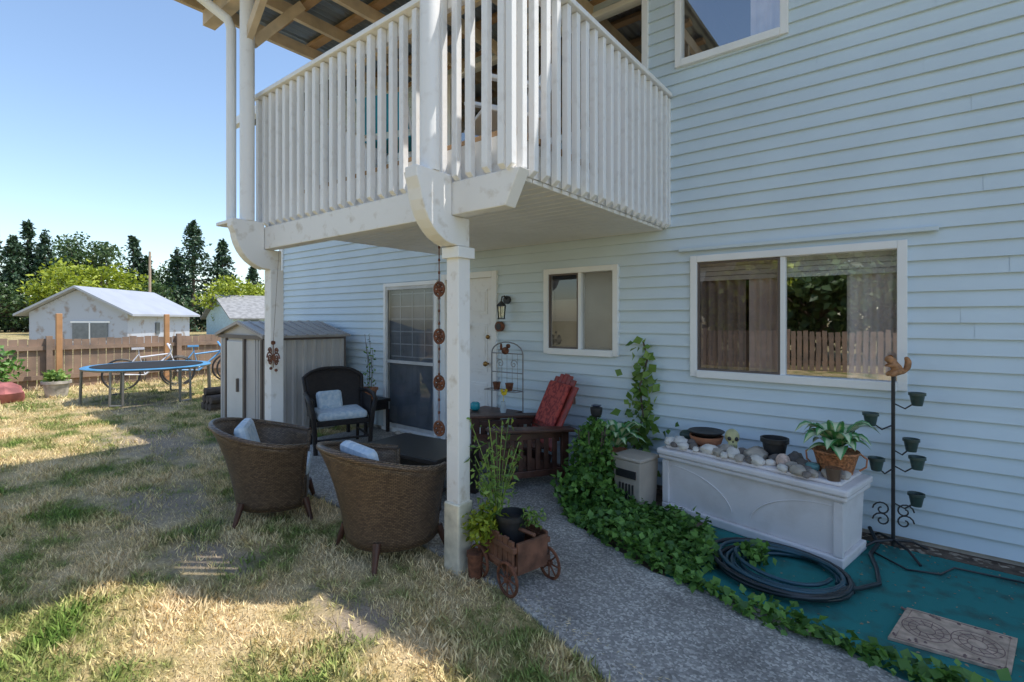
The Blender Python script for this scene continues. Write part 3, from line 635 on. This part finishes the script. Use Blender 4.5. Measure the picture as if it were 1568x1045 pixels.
def bigleaf(m,base,az,ln,wd,lift,droop):
    P=[]
    for i in range(7):
        t=i/6;w=wd*math.sin(math.pi*min(1,t*.9+.1))**.8*(1 if t<1 else 0)
        r=ln*t;z=lift*math.sin(t*1.7)*ln-droop*ln*t*t
        cx=base[0]+r*math.cos(az);cy=base[1]+r*math.sin(az);row=[]
        for s in(-1,-.5,0,.5,1): row.append((cx-s*w*math.sin(az),cy+s*w*math.cos(az),base[2]+z+abs(s)*w*.35))
        P.append(row)
    m.grid(P,[[(j/4,i/6) for j in range(5)] for i in range(7)])
def hostamat():
    m=bpy.data.materials.new('variegated_hosta');m.use_nodes=True;nt=m.node_tree;b=nt.nodes['Principled BSDF'];L=nt.links
    tc=N(nt,'ShaderNodeTexCoord');sp=N(nt,'ShaderNodeSeparateXYZ');L.new(tc.outputs['UV'],sp.inputs[0])
    a=N(nt,'ShaderNodeMath',operation='SUBTRACT');L.new(sp.outputs[0],a.inputs[0]);a.inputs[1].default_value=.5
    ab=N(nt,'ShaderNodeMath',operation='ABSOLUTE');L.new(a.outputs[0],ab.inputs[0])
    no=N(nt,'ShaderNodeTexNoise');no.inputs['Scale'].default_value=25;L.new(tc.outputs['Object'],no.inputs['Vector'])
    ad=N(nt,'ShaderNodeMath',operation='MULTIPLY_ADD');L.new(no.outputs['Fac'],ad.inputs[0]);ad.inputs[1].default_value=.3;L.new(ab.outputs[0],ad.inputs[2])
    r=N(nt,'ShaderNodeValToRGB');r.color_ramp.elements[0].position=.34;r.color_ramp.elements[0].color=(.62,.70,.44,1);r.color_ramp.elements[1].position=.46;r.color_ramp.elements[1].color=(.09,.30,.10,1)
    L.new(ad.outputs[0],r.inputs[0]);L.new(r.outputs[0],b.inputs['Base Color']);b.inputs['Roughness'].default_value=.35;return m
M_hosta=hostamat()
m=MB()
for k in range(26):
    q=k/26;bigleaf(m,(0,0,.13),k*2.4,.15+.10*random.random(),.042+.014*random.random(),1.35-.8*q*random.uniform(.7,1.2),.55)
m.build('hosta_leaves',M_hosta,c,smooth=70)
c=E('glass_jar_with_sand',onbox(.55,.06));MB().lathe([(.035,0),(.045,.07),(.045,.075),(.04,.075)]).build('jar',mat('brown_jar',(.14,.09,.06),.2),c,smooth=50)
# ------------------------------------------------------------ plant stand with pots
c=E('plant_stand_tree',(-.07,-.20,.02),math.radians(15))
m=MB();m.cyl((0,0,0.02),(0,0,1.12),.011,n=8)
for k in range(4):
    a=k*math.pi/2+.4;m.tube([(0,0,.06),(.12*math.cos(a),.12*math.sin(a),.05),(.22*math.cos(a),.22*math.sin(a),.0)],.008,6)
pots=[(.86,200,.14),(1.00,-10,.12),(.70,10,.10),(.58,215,.13),(.60,-15,.12),(.36,0,.12)]
for z,a,rr in pots:
    a=math.radians(a);x,y=rr*math.cos(a),rr*math.sin(a)
    m.tube([(0,0,z-.06),(x*.5,y*.5,z-.09),(x,y,z-.04)],.005,6);m.tube([(x+.035*math.cos(t),y+.035*math.sin(t),z) for t in np.linspace(0,6.28,13)[:-1]],.003,5,True)
for s in(-1,1):
    for z in(.25,.18): m.tube([(s*(.06+.05*(1-k/22)*math.cos(k*.45)),0,z+.05*(1-k/22)*math.sin(k*.45)) for k in range(18)],.005,5)
m.build('iron_stand',M_black,c)
m=MB()
for z,a,rr in pots:
    a=math.radians(a);m.lathe([(.028,-.065),(.04,.0),(.046,.0),(.046,.017),(.04,.017),(.035,0),(.005,-.005)],(rr*math.cos(a),rr*math.sin(a),z),14)
m.build('small_pots',M_pot,c,smooth=40)
def skinfig(name,verts,edges,rad,mt,parent,lv=2):
    me=bpy.data.meshes.new(name);me.from_pydata(verts,edges,[]);o=bpy.data.objects.new(name,me);COL.objects.link(o);o.parent=parent;me.materials.append(mt)
    sk=o.modifiers.new('sk','SKIN');sk.use_smooth_shade=True
    if not me.skin_vertices: 
        bpy.context.view_layer.objects.active=o
        bpy.ops.mesh.customdata_skin_add() if bpy.ops.mesh.customdata_skin_add.poll() else None
    for i,r in enumerate(rad): me.skin_vertices[0].data[i].radius=(r,r)
    me.skin_vertices[0].data[0].use_root=True
    s=o.modifiers.new('ss','SUBSURF');s.levels=lv;s.render_levels=lv;return o
q=E('squirrel_figurine',(-.05,-.20,1.13),math.radians(120))
V=[(0,0,.045),(0,.01,.075),(0,.03,.10),(0,.05,.115),(0,.075,.11),(.022,.03,.02),(.025,.055,.008),(-.022,.03,.02),(-.025,.055,.008),(.02,.04,.075),(.012,.065,.07),(-.02,.04,.075),(-.012,.065,.07),(0,-.035,.03),(0,-.06,.06),(0,-.065,.10),(0,-.05,.13),(.012,.035,.14),(-.012,.035,.14)]
Ed=[(0,1),(1,2),(2,3),(3,4),(0,5),(5,6),(0,7),(7,8),(1,9),(9,10),(1,11),(11,12),(0,13),(13,14),(14,15),(15,16),(3,17),(3,18)]
R=[.036,.030,.020,.024,.010,.018,.010,.018,.010,.010,.007,.010,.007,.013,.020,.020,.011,.006,.006]
skinfig('body',V,Ed,R,mat('brown_resin',(.40,.19,.08),.6,.3,40),q)
# ------------------------------------------------------------ hoses
c=E('garden_hose')
def coil(cx,cy,loops,r0,seed):
    pts=[]
    for i in range(loops*26):
        a=i*2*math.pi/26;l=i/26
        r=r0+.018*math.sin(l*2.3+seed)+.012*math.sin(a*2+l)
        pts.append((cx+.02*math.sin(l*1.7)+r*math.cos(a),cy+.015*math.cos(l*2.1)+r*.93*math.sin(a),.035+.016*(l%3)+.008*math.sin(a*1.5+l)))
    return pts
m=MB();m.tube(coil(-.57,-1.0,5,.31,1),.0115,7);m.tube(coil(-.55,-.98,3,.26,4),.0115,7)
m.build('hose_coil',M_hose,c,smooth=60)
m=MB();m.tube(coil(-.58,-1.02,3,.335,2)+[(-.2,-.95,.04),(-.12,-.8,.03),(-.14,-.6,.03),(-.18,-.4,.03),(-.15,-.2,.03),(-.2,-.06,.08)],.0125,7)
m.tube([(-.16,-.35,.028),(.0,-.5,.028),(.15,-.45,.028),(.22,-.3,.028),(.5,-.28,.028),(.9,-.4,.028),(1.4,-.35,.028)],.006,6)
m.build('hose_tail',M_hoseb,c,smooth=60)
c=E('patterned_door_mat')
m=MB();m.prism([(.0,-.99,.017),(.40,-.99,.017),(.34,-1.32,.017),(-.07,-1.35,.017)],(0,0,.012));m.build('mat_base',mat('coir_mat',(.52,.38,.28),.95,.25,25,bump=.4,bscale=200),c)
m=MB();R0=random.Random(5)
for cx,cy in((.07,-1.17),(.25,-1.16)):
    for rr in(.09,.065,.035): m.tube([(cx+rr*math.cos(t),cy+rr*math.sin(t)*1.1,.028) for t in np.linspace(0,6.28,25)[:-1]],.003,4,True)
    for k in range(12):
        t=k*math.pi/6;m.tube([(cx+.04*math.cos(t),cy+.04*math.sin(t),.028),(cx+.085*math.cos(t+.2),cy+.085*math.sin(t+.2),.028)],.003,4)
for k in range(26):
    t=R0.random();x=-.05+.40*t;y=-1.02 if k%2 else -1.305;m.blob((x+(.03 if k%2 else 0),y+R0.uniform(-.012,.012),.028),.009,5)
m.tube([(.02,-1.005,.028),(.375,-1.005,.028),(.325,-1.305,.028),(-.045,-1.335,.028)],.003,4,True)
m.build('mat_pattern',mat('mat_print',(.22,.14,.12),.95),c)
# ------------------------------------------------------------ plants by the wall
def blobpts(n,c,r,shell=.5):
    v=rng.normal(size=(n,3));v/=np.linalg.norm(v,axis=1)[:,None];k=rng.uniform(shell,1,n)[:,None];return np.array(c)+v*k*np.array(r)
poly=[(-2.25,-.75),(-1.98,-1.1),(-1.2,-1.45),(-.95,-1.42),(-.88,-1.15),(-1.05,-.75),(-1.3,-.60),(-1.6,-.5),(-1.85,-.3),(-2.1,-.35)]
P=[]
while len(P)<3800:
    x=random.uniform(-2.3,-.85);y=random.uniform(-1.48,-.2)
    if inpoly(x,y,poly): P.append((x,y,random.uniform(.03,.05+.09*abs(math.sin(x*5+y*3)))))
for k in range(900):
    x=random.uniform(-1.0,1.2);yy=-1.46-.13*min(1,(x+1)) +random.gauss(0,.035+.02*math.sin(x*9));P.append((x,yy,random.uniform(.025,.08)))
leaves('ivy_groundcover',P,rng.uniform(.03,.065,len(P)),M_leaf,wid=.8,nbw=1.1)
c=E('weeds_by_hose');leaves('weed_leaves',blobpts(110,(-.72,-.95,.08),(.10,.10,.07),.2),.05,M_leaf,c,wid=.7,nbw=.6)
c=E('climbing_bush')
P=np.concatenate([blobpts(1500,(-2.03,-.62,.30),(.20,.18,.34),.35),blobpts(500,(-2.0,-.8,.15),(.28,.2,.16)),blobpts(350,(-2.02,-.60,.55),(.12,.12,.16),.1)])
leaves('bush_leaves',P,rng.uniform(.035,.07,len(P)),M_leaf,c,wid=.75,nbw=.5)
m=MB()
for k in range(8): m.tube([(-2.03+.03*math.cos(k),-.62+.03*math.sin(k),.02),(-2.03+.12*math.cos(k),-.62+.12*math.sin(k),.6)],.006,5)
m.build('stems',M_bark,c)
c=E('solar_garden_light',(-2.0,-.60,.02));m=MB();m.cyl((0,0,0),(0,0,.72),.008,n=6);m.lathe([(.03,.68),(.045,.70),(.05,.74),(.05,.755),(.02,.77)],n=14);m.build('light_stake',M_black,c,smooth=40)
m=MB();m.bb(-.03,.03,-.03,.03,.771,.777);m.build('solar_panel',mat('solar_cell',(.02,.03,.08),.2),c)
c=E('wall_vine')
P=[]
pts=[(-1.85,-.15,.1),(-1.9,-.1,.4),(-1.82,-.08,.65),(-1.86,-.07,.9),(-1.79,-.06,1.15),(-1.83,-.06,1.3)]
MB().tube(pts,.008,6).build('stem',M_bark,c)
for i in range(len(pts)-1):
    a=np.array(pts[i]);b=np.array(pts[i+1]);w=[.15,.17,.12,.10,.06][i]
    for t in np.linspace(0,1,[55,60,46,30,14][i]): P.append(a+(b-a)*t+rng.normal(size=3)*np.array([w,.05,.06])*.6)
P=np.array(P);P[:,1]=np.minimum(P[:,1],-.05)
leaves('vine_leaves',P,rng.uniform(.06,.12,len(P)),M_leafl,c,wid=.75,nb=(0,-1,.4),nbw=1.0,db=(0,0,-1),dbw=.6)
c=E('hosta_plant',(-1.95,-.34,.38))
m=MB()
for k in range(22): bigleaf(m,(0,0,.02),k*2.4,.17+.1*random.random(),.042,1.4-.7*(k/20),.4)
m.build('leaves',M_hosta,c,smooth=70)
m=MB();m.lathe([(.08,-.36),(.11,-.05),(.12,-.05),(.12,0),(.10,0),(.1,-.02),(.01,-.02)]);m.build('pot',M_terra,c,smooth=40)
c=E('beige_ash_container',(-1.72,-.46,.02),math.radians(-10))
m=MB();m.box((0,0,.18),(.26,.26,.36),taper=.9);m.bb(-.14,.14,-.14,.14,.362,.39);m.build('container',mat('beige_plastic',(.50,.43,.36),.6,.1),c,bevel=.01)
m=MB();m.box((0,-.1345,.26),(.18,.012,.06));
for k in range(5): m.box((-.06+k*.03,-.129,.12),(.01,.012,.12))
m.build('slots',M_black,c)
c=E('black_wicker_table',(-5.55,-.28,.02));m=MB();m.uv[-1]=(0,0);m.bb(-.22,.22,-.2,.2,.40,.44)
for x in(-.19,.19):
    for y in(-.17,.17): m.bb(x-.02,x+.02,y-.02,y+.02,0,.3)
m.bb(-.2,.2,-.18,.18,.3,.4);m.build('table',M_wickb,c,bevel=.008)
c=E('terracotta_potted_vine',(-5.55,-.26,.46));m=MB();m.lathe([(.07,0),(.10,.11),(.115,.11),(.115,.14),(.10,.14),(.095,.1),(.01,.1)]);m.build('pot',M_terra,c,smooth=40)
m=MB();P=[]
for k in range(7):
    x=random.uniform(-.06,.06);y=random.uniform(-.03,.03);h=random.uniform(.35,.75);pp=[(x,y,.1),(x*1.5+.02,y,.1+h*.5),(x*2-.02,y,.1+h)]
    m.tube(pp,.003,4)
    for t in np.linspace(.1,1,9): P.append((x*(1+t)+random.gauss(0,.02),y+random.gauss(0,.02),.1+h*t))
m.build('stems',M_bark,c);leaves('leaves',P,.05,M_leaf,c,wid=.5)
c=E('cobble_by_door')
m=MB()
for k in range(9): m.blob((-4.9+random.uniform(-.3,.3),-.25+random.uniform(-.12,.12),.05),random.uniform(.03,.06),8,.15,(1.2,.9,.7))
m.build('cobbles',M_rock,c,smooth=50)
# ------------------------------------------------------------ wagon planter by the post
c=E('wagon_wheel_planter',(-1.78,-1.98,.02),math.radians(-14))
m=MB()
for s,y in((-1,-.12),(1,.12)):
    for k in range(7): m.bb(-.16+k*.046,-.12+k*.046,y-.008,y+.008,.10,.28+.01*(k%2))
    m.bb(-.17,.17,y-.014,y+.014,.12,.15);m.bb(-.17,.17,y-.014,y+.014,.22,.25)
for x in(-.16,.165): m.bb(x-.01,x+.01,-.105,.105,.10,.27)
m.bb(-.148,.153,-.105,.105,.10,.12);m.tube([(-.19,0,.27),(.19,0,.30)],.012,6)
m.build('slatted_cart',mat('cart_wood',(.16,.07,.04),.6,.4,12,bump=.2),c,bevel=.003)
m=MB()
for x,y in((-.13,-.15),(.14,-.15),(-.13,.15),(.14,.15)):
    R_=.085;m.tube([(x+R_*math.cos(t),y,.085+R_*math.sin(t)) for t in np.linspace(0,6.28,21)[:-1]],.009,6,True)
    for k in range(4):
        t=k*math.pi/4;m.cyl((x-R_*math.cos(t),y,.085-R_*math.sin(t)),(x+R_*math.cos(t),y,.085+R_*math.sin(t)),.005,n=5)
    m.cyl((x,y-.015,.085),(x,y+.015,.085),.016,n=8)
m.build('spoked_wheels',M_rust,c,smooth=50)
c=E('black_nursery_pot',(-1.80,-1.97,.15));MB().lathe([(.065,0),(.088,.20),(.095,.20),(.095,.225),(.085,.225),(.08,.19),(.01,.185)]).build('pot',M_black,c,smooth=40)
c=E('brown_log_planter',(-1.95,-2.12,.02));MB().lathe([(.04,0),(.045,.12),(.05,.12),(.05,.14),(.04,.14)]).build('pot',M_rust,c,smooth=40)
c=E('tomato_plant')
m=MB();P=[]
for k in range(18):
    a=random.uniform(0,6.28);h=random.uniform(.25,.62);sp=random.uniform(.05,.22);x0,y0=-1.88,-2.0
    pp=[(x0,y0,.3),(x0+sp*.4*math.cos(a),y0+sp*.4*math.sin(a),.3+h*.55),(x0+sp*math.cos(a),y0+sp*math.sin(a),.3+h)];m.tube(pp,.003,4)
    for t in np.linspace(.25,1,18): P.append((x0+sp*t*math.cos(a)+random.gauss(0,.02),y0+sp*t*math.sin(a)+random.gauss(0,.02),.3+h*t+random.gauss(0,.015)))
m.build('stems',M_leafl,c);leaves('leaves',P,rng.uniform(.02,.06,len(P)),M_leafl,c,wid=.4)
leaves('lower_leaves',blobpts(460,(-1.93,-2.07,.30),(.14,.12,.12),.2),rng.uniform(.03,.06,460),M_yel,c,wid=.45)
leaves('side_leaves',blobpts(120,(-1.66,-1.95,.38),(.08,.07,.06),.2),.03,M_leafl,c,wid=.5)
# ------------------------------------------------------------ trampoline
c=E('trampoline',(-11.2,-1.12,0))
m=MB();R_=.97;m.tube([(R_*math.cos(t),R_*math.sin(t),.62) for t in np.linspace(0,6.28,41)[:-1]],.025,8,True)
for k in range(6):
    t=k*math.pi/3+.3;m.tube([(R_*math.cos(t-.1),R_*math.sin(t-.1),.62),(R_*1.02*math.cos(t-.1),R_*1.02*math.sin(t-.1),.03)],.02,6);m.tube([(R_*math.cos(t+.1),R_*math.sin(t+.1),.62),(R_*1.02*math.cos(t+.1),R_*1.02*math.sin(t+.1),.03)],.02,6);m.tube([(R_*1.02*math.cos(t-.1),R_*1.02*math.sin(t-.1),.03),(R_*1.02*math.cos(t+.1),R_*1.02*math.sin(t+.1),.03)],.02,6)
m.build('steel_frame',mat('galvanised_steel',(.25,.24,.22),.4,metal=.5),c,smooth=60)
MB().lathe([(.86,.64),(.98,.645),(1.0,.63),(.98,.61),(.86,.62)],n=48).build('blue_pad',mat('blue_pad',(.07,.25,.45),.5),c,smooth=40)
MB().lathe([(.001,.644),(.865,.6445),(.865,.648),(.001,.648)],n=48).build('jump_mat',mat('black_mat_fabric',(.03,.032,.035),.95,spec=.15),c)
# ------------------------------------------------------------ boundary fence
def fence(name,p0,p1,h,mt,gap=.145,bw=.135):
    c=E(name);m=MB();p0=Vector((*p0,0));p1=Vector((*p1,0));n=int((p1-p0).length/gap);d=(p1-p0).normalized();a=math.atan2(d.y,d.x)
    for i in range(n):
        p=p0+d*gap*i;hh=h+random.uniform(-.025,.025);m.box((p.x,p.y,hh/2),(bw,.018,hh),(0,random.uniform(-.01,.01),a))
    m.build('boards',mt,c);m=MB();nn=Vector((-d.y,d.x,0))*.04
    for z in(.25,h-.2): m.beam(tuple(p0-nn+Vector((0,0,z))),tuple(p1-nn+Vector((0,0,z))),.04,.09)
    i=0
    while i<(p1-p0).length: p=p0+d*i-nn*1.8;m.bb(p.x-.05,p.x+.05,p.y-.05,p.y+.05,0,h+.06);i+=2.4
    m.build('rails_and_posts',mt,c);return c
fence('wooden_fence',(-15.1,-14),(-14.0,9),1.08,M_fence)
c=E('tall_fence_post',(-13.9,-1.95,0));MB().bb(-.05,.05,-.05,.05,0,1.62).build('post',M_post,c,bevel=.01)
c=E('tall_fence_post',(-13.95,-.0,0));MB().bb(-.05,.05,-.05,.05,0,1.62).build('post',M_post,c,bevel=.01)
c=E('garden_shrub');leaves('leaves',blobpts(900,(-14.0,-3.2,.5),(.5,.8,.55),.3),.12,M_leaf,c);MB().cyl((-14,-3.2,0),(-14,-3.2,.5),.03).build('stem',M_bark,c)
c=E('red_tarp_pile',(-12.9,-2.9,0));MB().blob((0,0,.12),.36,14,.14,(1.2,.9,.65)).build('tarp',mat('red_tarp',(.36,.12,.11),.7,.4,4),c,smooth=30)
c=E('log_pile',(-9.0,-.75,0))
m=MB()
for k in range(7): m.cyl((-.15+.14*(k%3)+.05*(k//3),-.2,.07+.12*(k//3)),(-.15+.14*(k%3)+.05*(k//3),.2,.07+.12*(k//3)),.065,n=9)
m.build('logs',M_bark,c)
c=E('grey_planter_tub',(-12.9,-2.15,0));MB().lathe([(.16,0),(.2,.26),(.23,.26),(.23,.31),(.19,.31),(.18,.25)]).build('tub',M_rock,c,smooth=40);leaves('leaves',blobpts(160,(0,0,.40),(.22,.22,.14),.2),.1,M_leafl,c)
for bx,by,colr in((-12.9,-.62,(.65,.65,.7)),(-13.1,.5,(.12,.35,.65)),(-12.7,1.5,(.6,.12,.1))):
    c=E('bicycle',(bx,by,0),math.radians(80));m=MB()
    for x in(-.5,.5):
        m.tube([(x+.32*math.cos(t),0,.33+.32*math.sin(t)) for t in np.linspace(0,6.28,25)[:-1]],.022,6,True)
        for k in range(6):
            t=k*math.pi/6;m.cyl((x-.3*math.cos(t),0,.33-.3*math.sin(t)),(x+.3*math.cos(t),0,.33+.3*math.sin(t)),.004,n=4)
    m.build('wheels',M_black,c);m=MB();q=[(-.5,0,.33),(-.1,0,.30),(-.2,0,.75),(-.5,0,.33)];m.tube(q,.022,6);m.tube([(-.1,0,.3),(.35,0,.72),(.38,0,.82),(.33,.2,.95)],.022,6);m.tube([(-.18,0,.68),(.36,0,.74),(.5,0,.33)],.022,6);m.tube([(-.2,0,.75),(-.21,0,.85)],.012,6);m.box((-.22,0,.87),(.22,.1,.04));m.tube([(.38,0,.82),(.33,-.22,.95)],.016,6)
    m.build('frame',mat('bike_paint',colr,.4),c)
# ------------------------------------------------------------ neighbouring houses
def nhouse(name,C,d1,l1,d2,l2,ze,zr,wm,rm):
    c=E(name);C=Vector((*C,0));a=Vector((*d1,0)).normalized()*l1;b=Vector((*d2,0)).normalized()*l2;zE=Vector((0,0,ze));zR=Vector((0,0,zr))
    p=[C,C+a,C+a+b,C+b];m=MB();m.v=[tuple(q) for q in p]+[tuple(q+zE) for q in p]+[tuple(C+a/2+zR),tuple(C+a/2+b+zR)]
    m.f=[(0,1,5,8,4),(3,0,4,7),(1,2,6,5),(2,3,7,9,6)];m.build('walls',wm,c)
    m=MB();o=b.normalized()*.4;s=a.normalized()*.5;dz=Vector((0,0,.15))
    for sg,base in((1,C),(-1,C+a)):
        e0=base-o-s*sg+zE-Vector((0,0,(zr-ze)*.5/(l1/2)))*1;e1=e0+b+2*o;r0=C+a/2-o+zR;r1=r0+b+2*o
        k=len(m.v);m.v+=[tuple(q+Vector((0,0,.03))) for q in(e0,e1,r1,r0)]+[tuple(q+dz) for q in(e0,e1,r1,r0)];m.f+=[(k,k+1,k+2,k+3),(k+4,k+5,k+6,k+7),(k,k+1,k+5,k+4),(k,k+3,k+7,k+4),(k+1,k+2,k+6,k+5)]
    m.build('roof',rm,c)
    return c,C,a,b
M_wh=mat('peeling_white_siding',(.44,.47,.53),.7,.2,2.2,col2=(.31,.27,.25),ramp=(.33,.45),detail=10);M_rl=mat('pale_metal_roof',(.36,.38,.42),.5,.06,1)
c,C,a,b=nhouse('white_garage',(-34.3,4.3),(-.7,-.7),5.0,(-.7,.7),6.6,1.9,3.2,M_wh,M_rl)
an=a.normalized();bn=b.normalized();out=-bn
def quadon(c,base,dirv,outv,x0,x1,z0,z1,mt,nm,o=.03):
    m=MB();p=base+dirv*x0+outv*o;q=base+dirv*x1+outv*o;m.prism([(p.x,p.y,z0),(q.x,q.y,z0),(q.x,q.y,z1),(p.x,p.y,z1)],tuple(outv*.03));m.build(nm,mt,c)
quadon(c,C,an,out,1.0,2.8,.3,1.3,mat('dark_window',(.16,.18,.20),.2),'window');quadon(c,C,an,out,.9,2.9,1.3,1.40,M_white,'window_head',.02);quadon(c,C,an,out,.9,2.9,.2,.3,M_white,'window_sill',.02);quadon(c,C,an,out,1.87,1.93,.3,1.3,M_white,'window_mullion',.07)
quadon(c,C,bn,-an,2.6,3.0,.6,1.3,mat('dark_window2',(.1,.12,.14),.2),'side_window')
M_rg=mat('grey_shingle_roof',(.26,.26,.26),.9,.2,3)
c,C,a,b=nhouse('grey_roof_bungalow',(-45.5,14.5),(-.95,.1),8,(.25,.95),9.5,1.7,3.6,mat('pale_blue_wall',(.45,.60,.68),.7),M_rg)
an=a.normalized();bn=b.normalized()
quadon(c,C,bn,-an,.8,2.0,.6,1.5,mat('dark_window3',(.12,.16,.2),.2),'window')
c,C,a,b=nhouse('brown_bungalow',(-40,-4.2),(-.5,-.86),9,(-.86,.5),8,1.9,3.9,mat('brown_wall',(.2,.12,.08),.8),mat('brown_roof',(.16,.12,.10),.9))
c=E('utility_pole',(-57,11.7,0));m=MB();m.cyl((0,0,0),(0,0,8.0),.14,.10,8);m.build('pole',mat('pole_wood',(.4,.3,.22),.8),c)
# ------------------------------------------------------------ trees
def conifer(name,x,y,h,w,n=3200,m_=None):
    c=E(name,(x,y,0));P=[];zb=.06*h
    MB().cyl((0,0,0),(0,0,h*.97),.025*h,.003*h,8).build('trunk',M_bark,c)
    nb=int(n/20);lb=MB()
    for i in range(nb):
        t=random.random()**1.1;z=zb+(h-zb)*t;r=w/2*(1-t)**.8*random.uniform(.6,1.12)+.10;a=random.uniform(0,6.28)
        if i%5==0: lb.cyl((0,0,z),(r*.9*math.cos(a),r*.9*math.sin(a),z-.12*r),.03,.01,4)
        for k in range(20):
            u=random.random()**.55;rr=r*u;P.append((rr*math.cos(a)+random.gauss(0,.12*r+.04),rr*math.sin(a)+random.gauss(0,.12*r+.04),z-.25*rr*u+random.gauss(0,.14)))
    lb.build('limbs',M_bark,c);leaves('needles',P,rng.uniform(.25,.6,len(P))*(h/12)**.5,m_ or M_con,c,wid=.55,nbw=.5,db=(0,0,-1),dbw=.3)
def broad(name,x,y,h,w,mt,n=2600,clumps=26,size=.28,zb=.25):
    c=E(name,(x,y,0));P=[];m=MB();m.tube([(0,0,0),(.05*w,0,h*.35),(0,.02*w,h*.75)],[.03*h,.02*h,.006*h],8)
    for k in range(clumps):
        v=rng.normal(size=3);v/=np.linalg.norm(v);q=rng.uniform(.45,1)
        cc=np.array([v[0]*w/2*q*.8,v[1]*w/2*q*.8,h*(zb+1)/2+v[2]*h*(1-zb)/2*q*.82]);rr=rng.uniform(.11,.22)*w
        m.tube([(0,0,h*.3),tuple(cc*.6+np.array([0,0,h*.12])),tuple(cc)],[.012*h,.006*h,.003*h],5)
        pts=rng.normal(size=(n//clumps,3));pts/=np.linalg.norm(pts,axis=1)[:,None];pts*=rng.uniform(.2,1,(n//clumps,1))**.5*rr;pts[:,2]*=.75;P.append(pts+cc)
    m.build('trunk_and_limbs',M_bark,c,smooth=60);P=np.concatenate(P);leaves('leaves',P,rng.uniform(.6,1.3,len(P))*size,mt,c,wid=.7,nbw=.6)
for i,(x,y,h,w) in enumerate([(-86,4,12.0,6.5),(-81.5,5.2,11,5.5),(-83,6.6,13,6),(-81.4,7.9,12.0,5),(-86,2.2,10.5,6),(-72.9,14.5,11.4,5.6),(-67.4,19,13.2,7.6),(-70,18.2,10,6),(-66.7,22,11.2,6),(-72,15.6,9,5),(-64,24.5,8,5),(-84,9.3,9,5)]): conifer('fir_tree',x,y,h,w)
broad('cottonwood_tree',-89.7,14,14.2,11,M_dec,3600,44,.45,.25)
broad('cottonwood_tree',-90,11,11.5,8,M_dec,2600,30,.45,.25)
broad('yellow_green_tree',-61,8.7,7.9,9,M_yel,3800,34,.36,.1)
broad('yellow_green_tree',-65.7,7,6.8,7,M_yel,2600,26,.36,.1)
broad('yellow_green_tree',-50.7,16.8,6.1,7,M_yel,2600,26,.3,.1)
broad('yellow_green_tree',-52,19.8,5.4,5.5,M_yel,2000,24,.3,.1)
broad('maple_tree',-72.5,17.2,8.6,7,M_dec,2800,28,.38,.15)
broad('maple_tree',-60,13.0,5.4,6.5,M_dec,2200,26,.32,.1)
broad('maple_tree',-79,3.2,6.4,9,M_dec,2400,26,.38,.1)
broad('maple_tree',-74,9.5,6.0,9,M_dec,2400,26,.38,.1)
P=[]
for i in range(9000):
    t=random.random();a=math.radians(-20+75*t);R_=96;x=-R_*math.cos(a);y=R_*math.sin(a);hh=4.8+1.8*math.sin(t*40)+1.0*math.sin(t*97)
    P.append((x+random.gauss(0,1.2),y+random.gauss(0,1.2),random.uniform(0,hh)))
leaves('distant_treeline',P,rng.uniform(.5,.9,len(P)),M_dec,wid=.8)
# garden behind the viewpoint (mirrored in the windows)
fence('back_fence',(-10,-12.5),(6,-12.5),1.15,M_fence,.16,.12)
for x,y,h,w,mt in((-6,-16,7.5,6,M_dec),(-2.4,-15.5,4.6,5,M_dec),(1.0,-17,8,6,M_dec),(4.5,-15.5,6.5,5,M_dec),(-4.2,-15.5,4.2,4,M_yel)): broad('garden_tree',x,y,h,w,mt,3200,30,.3,.05)
conifer('garden_fir',-4.2,-18,11,5,3000);conifer('garden_fir',-.6,-19,12,5.5,3000)
# ------------------------------------------------------------ light, world, camera
sv=Vector((.41,.30,1.0)).normalized()
sun=bpy.data.lights.new('sun','SUN');sun.energy=5.0;sun.angle=math.radians(.53);sun.color=(1,.95,.87)
so=bpy.data.objects.new('sun',sun);so.rotation_euler=sv.to_track_quat('Z','Y').to_euler();so.location=(5,5,20);COL.objects.link(so)
w=bpy.data.worlds.new('World');SC.world=w;w.use_nodes=True;nt=w.node_tree;bg=nt.nodes['Background'];bg.inputs['Strength'].default_value=.24
sk=nt.nodes.new('ShaderNodeTexSky');sk.sky_type='NISHITA';sk.sun_disc=False;sk.sun_elevation=math.asin(sv.z);sk.sun_rotation=math.atan2(sv.x,sv.y);sk.air_density=1.1;sk.dust_density=.7;sk.ozone_density=1.8
nt.links.new(sk.outputs[0],bg.inputs[0])
cam=bpy.data.cameras.new('camera');cam.sensor_width=36;cam.lens=763.577/1568*36;cam.shift_y=-(522.5-489.164)/1568;cam.clip_end=1000;cam.clip_start=.05
co=bpy.data.objects.new('camera',cam);co.location=(0,-4.24,1.5);co.rotation_euler=(math.pi/2,0,.670);COL.objects.link(co);SC.camera=co
SC.view_settings.view_transform='Standard';SC.view_settings.look='None';SC.view_settings.exposure=0
